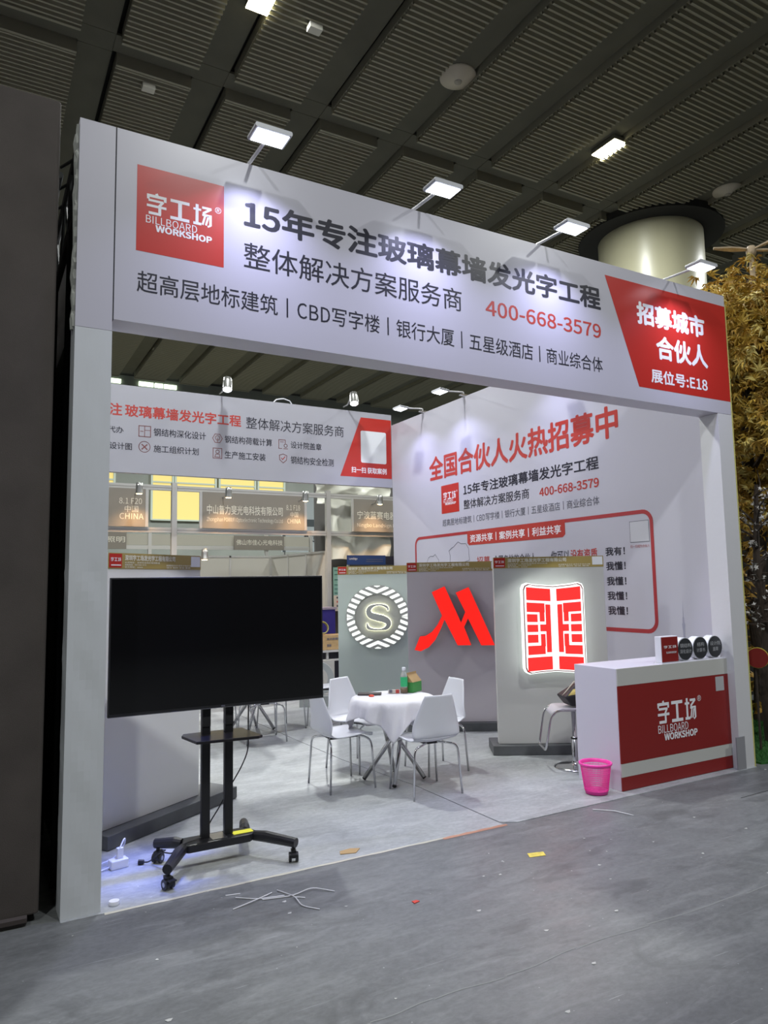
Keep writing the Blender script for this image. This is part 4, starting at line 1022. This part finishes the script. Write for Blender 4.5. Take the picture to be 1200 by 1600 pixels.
MB().box(0,0,0,.98,.03,.40).build('board', BROWNBOARD, n3); txt(n3, '凯照明', .30, .95, .15, .29, MATS['board_ink'], -.004, .01)
# white poster with dark characters
wp = thing('hanging_poster', 'white hanging poster with two dark characters behind the frame post', 'poster', (7.55,16.0,2.8))
MB().box(0,0,0,1.35,.04,1.75).build('sheet', mat('poster_white', (.58,.64,.66), .6), wp)
for x in (.1,1.25): MB().tube([(x,.06,-2.8),(x,.06,1.6)], .02, 6).build('support_pole', STEEL, wp)
MB().box(0,-.004,.78,1.35,-.001,1.0).build('dark_band', mat('poster_dark', (.10,.12,.13), .6), wp); txt(wp, '佳照', .70, 1.30, .30, .62, INK, -.006, .03)
MB().box(0,-.004,.0,.10,-.001,.78).build('dark_edge', MATS['poster_dark'], wp)
# silver foil sheets
FOIL = mat('silver_foil', (.72,.72,.62), .42, metal=.0, spec=1.0)
def foil(label, x0, x1, z0, z1, y, seed, slope=0):
    rnd = random.Random(seed); ph = [rnd.random()*6 for _ in range(8)]
    def fn(u, v):
        x = x0+(x1-x0)*u; z = z0+(z1-z0)*v+slope*u
        d = .06*sin(u*7+v*3+ph[0])+.035*abs(sin(u*9-v*4+ph[1]))+.012*sin(u*19+v*9+ph[2])
        return (x+.02*sin(v*12+ph[4]), y+d, z+.03*sin(u*14+ph[5])*(1 if v > .5 else .4))
    o = MB().grid(fn, 60, 40).build('foil_sheet', FOIL, smooth=True); return tag(o, label, 'sheet')
foil('crumpled silver foil sheet hung over the top beam at the right', 5.40, 7.1, 3.40, 3.85, 8.62, 2)
foil('crumpled silver foil sheet hanging below the beams at the right', 5.60, 6.95, 2.28, 3.46, 8.50, 5)
MB()
dk = thing('dark_backdrop', 'dark grey backdrop wall behind the foil sheets', 'wall panel', (6.9, 9.2, 0))
MB().box(-1.3,0,0,2.5,.05,4.2).build('panel', mat('backdrop_grey', (.12,.115,.11), .8), dk)
# banner, poster, purple bin, carton, trestle and ring near the boards
bn = thing('blue_banner', 'dark blue banner with pale lettering above the ringed S board', 'banner', (5.88,8.30,2.17))
MB().box(0,0,0,.86,.02,.185).build('sheet', mat('navy', (.012,.035,.13), .5), bn); MB().box(.86,0,0,1.2,.02,.17).build('dark_end', INK, bn); MB().box(.02,.022,-2.17,.06,.06,.18).build('support_post', ALU, bn); MB().box(1.1,.022,-2.17,1.14,.06,.17).build('support_post', ALU, bn); txt(bn, 'Landsign', .04, .22, .09, .14, WINK, -.004); MB().box(.42,-.003,.06,.80,-.001,.068).build('lettering', INKGREY, bn); MB().box(.42,-.003,.10,.80,-.001,.108).build('lettering', INKGREY, bn)
MB().box(0,-.01,.20,1.3,.03,.215)
ps = thing('teal_poster', 'narrow teal and cream product poster left of the ringed S board', 'poster', (5.60,8.30,1.28))
MB().box(-.02,0,0,.5,.02,.84).build('sheet', mat('teal_print', (.16,.30,.25), .5), ps)
for z_ in (.34,.42,.50,.60,.70,.78): MB().box(.0,-.004,z_,.5,-.001,z_+.012).build('printed_line', mat('dark_teal', (.04,.12,.10), .5), ps)
MB().box(-.02,-.004,.0,.5,-.001,.30).build('cream_area', mat('cream_print', (.50,.42,.34), .5), ps)
for z_ in (.08,.16,.24): MB().box(.04,-.006,z_,.10,-.002,z_+.035).build('icon', REDINK if z_ == .16 else INK, ps)
pbx = thing('purple_crate', 'deep blue-purple crate behind the cardboard carton', 'crate', (4.90,7.9,.0))
bevel(MB().box(-.25,0,.70,.52,.35,1.33).build('crate_body', mat('deep_violet', (.03,.02,.20), .5), pbx), .006)
MB().box(-.27,-.02,1.33,.54,.37,1.37).build('rim', mat('mauve_rim', (.34,.28,.34), .5), pbx)
MB().box(-.2,0.04,.0,.5,.3,.69).build('pedestal', PLINTH, pbx)
cb_ = thing('carton', 'brown cardboard carton with dark print on the grey trestle', 'box', (4.70,7.45,.635))
bevel(MB().box(0,0,0,.72,.30,.26).build('carton_body', CARD, cb_), .004)
txt(cb_, '显示屏模组', .33, .60, .17, .21, INKGREY, -.003, .02); txt(cb_, '易碎', .33, .42, .05, .10, INKGREY, -.003, .02)
tg = MB(); 
for k in range(2): tg.lathe([(.10,0),(.115,0),(.12,.02),(.115,.045),(.10,.045),(.10,0)], 24)
tg.xf(Matrix.Translation((4.97,7.52,1.02)) @ Matrix.Rotation(1.2, 4, 'X'))
tag(tg.build('tape_roll', mat('yellow_roll', (.62,.58,.20), .5)), 'roll of yellow tape on top of the brown carton', 'tape')
tr = thing('grey_trestle', 'grey tubular trestle table left of the ringed S board', 'table', (4.2,7.55,0))
MB().box(0,-.15,.595,1.4,.35,.63).build('top', ALU, tr)
MB().box(0,-.13,.44,1.4,-.10,.475).build('rail', ALU, tr)
for x in (.05,.83,1.33): MB().box(x-.02,-.13,0,x+.02,-.09,.593).build('leg', ALU, tr)
MB().box(.0,.2,.0,1.4,.24,.58).build('back_sheet', INK, tr)
rg = thing('ring_letter', 'pale grey ring shaped letter leaning on the floor beside the television', 'letter', (4.02,5.62,.003), radians(-24))
n = 48; b = MB(); vs = []
for k in range(n):
    a = 2*pi*k/n
    for (rx, rz, y) in ((.25,.25,-.03),(.16,.165,-.03),(.25,.25,.03),(.16,.165,.03)): vs.append((rx*cos(a), y, .40+rz*sin(a)))
b.add(vs, [f for k in range(n) for (i,j) in ((4*k,4*((k+1)%n)),) for f in ((i,j,j+1,i+1),(i+2,i+3,j+3,j+2),(i,i+2,j+2,j),(i+1,j+1,j+3,i+3))])
b.build('ring_body', mat('pale_ring', (.42,.44,.44), .5), rg)
MB().box(-.26,-.10,.0,.26,.12,.152).build('foot_block', mat('pale_block', (.36,.38,.37), .6), rg)
# low white board on the floor far behind (seen under the television)
lb = thing('low_white_board', 'low white board closing the back of the booth behind the far chairs', 'partition', (2.55,6.55,.003))
MB().box(0,0,0,2.2,.05,.55).build('board', PARTW, lb)

# ================================================================== PLANTS AT THE RIGHT
LEAFM = [mat('leaf_gold', (.58,.40,.07), .55, noise=.25, nscale=9), mat('leaf_amber', (.42,.25,.035), .6, noise=.25, nscale=9), mat('leaf_pale', (.70,.58,.20), .5, noise=.2, nscale=9)]
yt = thing('golden_tree', 'artificial tree with golden yellow pointed leaves right of the booth', 'tree', (8.15,1.25,0))
BARK = mat('dark_bark', (.045,.032,.024), .9, noise=.4, nscale=20, bump=.6, bscale=30, stretch=(2,2,.5))
tk = MB(); tk.tube([(0,0,0),(.04,.02,.7),(-.03,.05,1.5),(.05,0,2.3),(0,.05,3.4),(.05,0,4.6)], [.17,.13,.11,.10,.07,.03], 14)
for i in range(16):
    a = i*2.4; z = 1.9+i*.17; r = .75
    tk.tube([(0,.02,z),(.35*cos(a),.35*sin(a),z+.25),(r*cos(a),r*sin(a),z+.35)], [.035,.022,.008], 6)
tk.build('trunk', BARK, yt)
def leaf_mesh(nlob, ln, wd, droop):
    b = MB()
    for k in range(nlob):
        a = (k-(nlob-1)/2)*radians(34); L_ = ln*(1-.16*abs(k-(nlob-1)/2))
        d = Vector((sin(a), cos(a), 0)); n_ = Vector((cos(a), -sin(a), 0))
        p = [Vector((0,0,0)), d*L_*.45+n_*wd+Vector((0,0,.012)), d*L_+Vector((0,0,-droop)), d*L_*.45-n_*wd+Vector((0,0,.012)), d*L_*.5+Vector((0,0,-.006))]
        b.add(p, [(0,1,4),(1,2,4),(2,3,4),(3,0,4)])
    return b
rnd = random.Random(21)
lm = []
for mi, m_ in enumerate(LEAFM):
    o = leaf_mesh(5, .125, .014, .03).build('leaf', m_, yt); lm.append(o)
def rand_mat(loc, s_):
    R_ = Matrix.Rotation(rnd.uniform(0,2*pi), 4, 'Z') @ Matrix.Rotation(rnd.uniform(-1.3,1.3), 4, 'X') @ Matrix.Rotation(rnd.uniform(-.8,.8), 4, 'Y')
    return Matrix.Translation(loc) @ R_ @ Matrix.Scale(s_, 4)
def crown_point():
    # an egg-shaped crown built of clumps
    while True:
        x, y, z = rnd.uniform(-1.25,1.25), rnd.uniform(-1.15,1.15), rnd.uniform(-1,1)
        q = (x/1.25)**2+(y/1.15)**2+z*z
        if .35 < q < 1: return Vector((x, y, 3.95+z*1.65))
CL = [crown_point() for _ in range(130)]
def leaf_at():
    c = rnd.choice(CL); return c+Vector((rnd.gauss(0,.17), rnd.gauss(0,.17), rnd.gauss(0,.15)))
pts_ = [leaf_at() for _ in range(10000)]
camp = Vector((-8.6, -5.7, 1.77))
pts_.sort(key=lambda p: (p-camp).length)
for i, p in enumerate(pts_[:297]):
    src = lm[rnd.choice((0,0,1,2))]; o = src.copy(); COL.objects.link(o); o.matrix_local = rand_mat(p, rnd.uniform(.8,1.35))
for o, p in zip(lm, (Vector((-.6,-.8,3.6)),Vector((-.5,-.9,3.2)),Vector((-.7,-.6,4.0)))): o.matrix_local = rand_mat(p, 1)
for mi in range(3):
    b = MB(); base = leaf_mesh(5, .125, .014, .03)
    for i, p in enumerate(pts_[297:]):
        if (i*7) % 5 in ((0,1),(2,3),(4,))[mi]:
            M_ = rand_mat(p, rnd.uniform(.8,1.3)); b.add([tuple(M_ @ Vector(v)) for v in base.v], base.f)
    b.build('foliage', LEAFM[mi], yt, kind='stuff')

# white plum blossom in front of the trunk
pb = thing('plum_blossom_tree', 'bare dark branches with small white blossoms below the golden leaves', 'tree', (7.0,.50,0))
PETAL = mat('blossom_white', (.72,.70,.68), .6)
tk = MB(); tips = []
rnd = random.Random(5)
tk.tube([(.1,0,.0),(.06,.02,.6),(.12,.0,1.2),(.02,.02,1.9),(.08,0,2.8)], [.10,.075,.06,.04,.02], 10)
for i in range(34):
    a = rnd.uniform(0,2*pi); z = rnd.uniform(1.2,2.75); L_ = rnd.uniform(.25,.55)
    p0 = Vector((.05,.01,z)); p1 = p0+Vector((cos(a)*L_*.5,sin(a)*L_*.5,rnd.uniform(.0,.2))); p2 = p1+Vector((cos(a+.5)*L_*.5,sin(a+.5)*L_*.5,rnd.uniform(-.05,.3)))
    tk.tube([p0,p1,p2], [.014,.009,.004], 5)
    for k in range(9): tips.append(p0.lerp(p1,rnd.random()) if k % 3 == 0 else p1.lerp(p2, rnd.random()))
tk.build('branches', BARK, pb)
bl = MB()
bl.add([(0,0,0)]+[(.016*cos(2*pi*k/10)*(1 if k % 2 == 0 else .45), .016*sin(2*pi*k/10)*(1 if k % 2 == 0 else .45), .004) for k in range(10)], [(0,k+1,(k+1)%10+1) for k in range(10)])
b0 = bl.build('blossom', PETAL, pb)
for i, p in enumerate(tips[:290]):
    o = b0.copy() if i else b0
    if i: COL.objects.link(o)
    o.matrix_local = Matrix.Translation(p+Vector((rnd.gauss(0,.02),rnd.gauss(0,.02),rnd.gauss(0,.02)))) @ Matrix.Rotation(rnd.uniform(0,6.28),4,'Z') @ Matrix.Rotation(rnd.uniform(-2,2),4,'X') @ Matrix.Scale(rnd.uniform(1.3,2.2),4)
# ochre backdrop object behind the blossom
gs = thing('gold_bush', 'low golden bush glimpsed between the blossom branches', 'bush', (7.9,1.9,0))
b = MB(); base = leaf_mesh(5, .16, .022, .03); rnd = random.Random(9)
for i in range(700):
    M_ = rand_mat(Vector((rnd.gauss(0,.5), rnd.gauss(0,.4), rnd.uniform(.1,2.3))), rnd.uniform(.8,1.3)); b.add([tuple(M_ @ Vector(v)) for v in base.v], base.f)
b.build('foliage', LEAFM[1], gs, kind='stuff'); MB().tube([(0,0,0),(0,0,1.9)], .04, 8).build('stem', BARK, gs)
# dark curtain behind the planting
dc = thing('dark_screen_wall', 'dark screen wall behind the golden tree', 'wall panel', (9.0,3.2,0), radians(-30))
MB().box(-1.4,0,0,3.5,.06,3.2).build('panel', mat('dark_screen', (.022,.020,.016), .9), dc)
# artificial grass patch
gr = MB(); gr.prismz([(6.13,.02),(7.6,-.35),(9.5,.8),(8.6,2.6),(6.13,2.2)], .0, .02)
gp = thing('grass_mat', 'bright green artificial grass mat right of the booth', 'grass mat', (0,0,0))
gr.build('backing', mat('grass_green', (.02,.10,.015), .9, noise=.3, nscale=30), gp)
b = MB(); rnd = random.Random(3)
for i in range(9000):
    x, y = rnd.uniform(6.14,8.4), rnd.uniform(-.15,2.0)
    if y < -.02-(x-6.03)*.22+.02: continue
    h_ = rnd.uniform(.02,.045); a = rnd.random()*6.28
    b.add([(x-.003*cos(a),y-.003*sin(a),.02),(x+.003*cos(a),y+.003*sin(a),.02),(x+rnd.gauss(0,.012),y+rnd.gauss(0,.012),.02+h_)], [(0,1,2)])
b.build('grass_blades', MATS['grass_green'], gp, kind='stuff')
# red and yellow disc on a stick
lp = thing('round_sign_disc', 'dark red disc with a yellow rim on a stick among the blossoms', 'disc', (6.60,.30,.02))
q = Matrix.Rotation(radians(-60), 4, 'Z')
b = MB(); b.prism([(x, z+.93) for x, z in circ(0,0,.105,32)], -.02, .02); b.xf(q).build('disc', mat('yellow_rim', (.55,.45,.06), .5), lp)
b = MB(); b.prism([(x, z+.93) for x, z in circ(0,0,.100,32)], -.028, -.021); b.xf(q).build('face', REDDEEP, lp)
MB().tube([(0,.03,0),(0,.03,.90)], .012, 8).build('stick', BARK, lp)
# tan wooden wind vane above the tree
WV = mat('pale_wood', (.46,.36,.24), .7, noise=.2, nscale=12)
wm = thing('wooden_propeller_toy', 'tan wooden pole with propeller blades above the golden tree', 'wind toy', (8.0,.95,0))
MB().tube([(0,0,4.4),(0,0,5.86)], [.045,.028], 12).build('pole', WV, wm)
MB().lathe([(0,5.82),(.05,5.84),(.062,5.89),(.045,5.96),(0,5.98)], 16).build('hub', WV, wm, smooth=True)
for a in (radians(172-30), radians(20-30), radians(285)):
    d = Vector((cos(a), sin(a), 0)); n_ = Vector((-d.y, d.x, 0)); vs = []
    b = MB()
    for k in range(9):
        t_ = k/8; w_ = .012+.030*sin(pi*min(1,t_*1.05+.05)); c = d*(.05+.40*t_)+Vector((0,0,5.91+.05*t_))
        vs += [tuple(c+n_*w_+Vector((0,0,.012))), tuple(c-n_*w_), tuple(c-n_*w_+Vector((0,0,.02))), tuple(c+n_*w_+Vector((0,0,.03)))]
    b.add(vs, [f for k in range(8) for f in ((4*k,4*k+4,4*k+5,4*k+1),(4*k+1,4*k+5,4*k+6,4*k+2),(4*k+2,4*k+6,4*k+7,4*k+3),(4*k+3,4*k+7,4*k+4,4*k))]+[(0,1,2,3),(32,35,34,33)])
    b.build('blade', WV, wm)

set_type()
for par in (fs_, rs, rw):          # thin prints lie close on their boards
    for o in bpy.data.objects:
        if o.parent is par and o.name.split('.')[0] in ('lettering','icon','red_square','red_panel','blank_patch','red_trapezoid','outline_frame','title_tab','line_drawing','patch_border','tower_print'):
            o.scale.y = .25
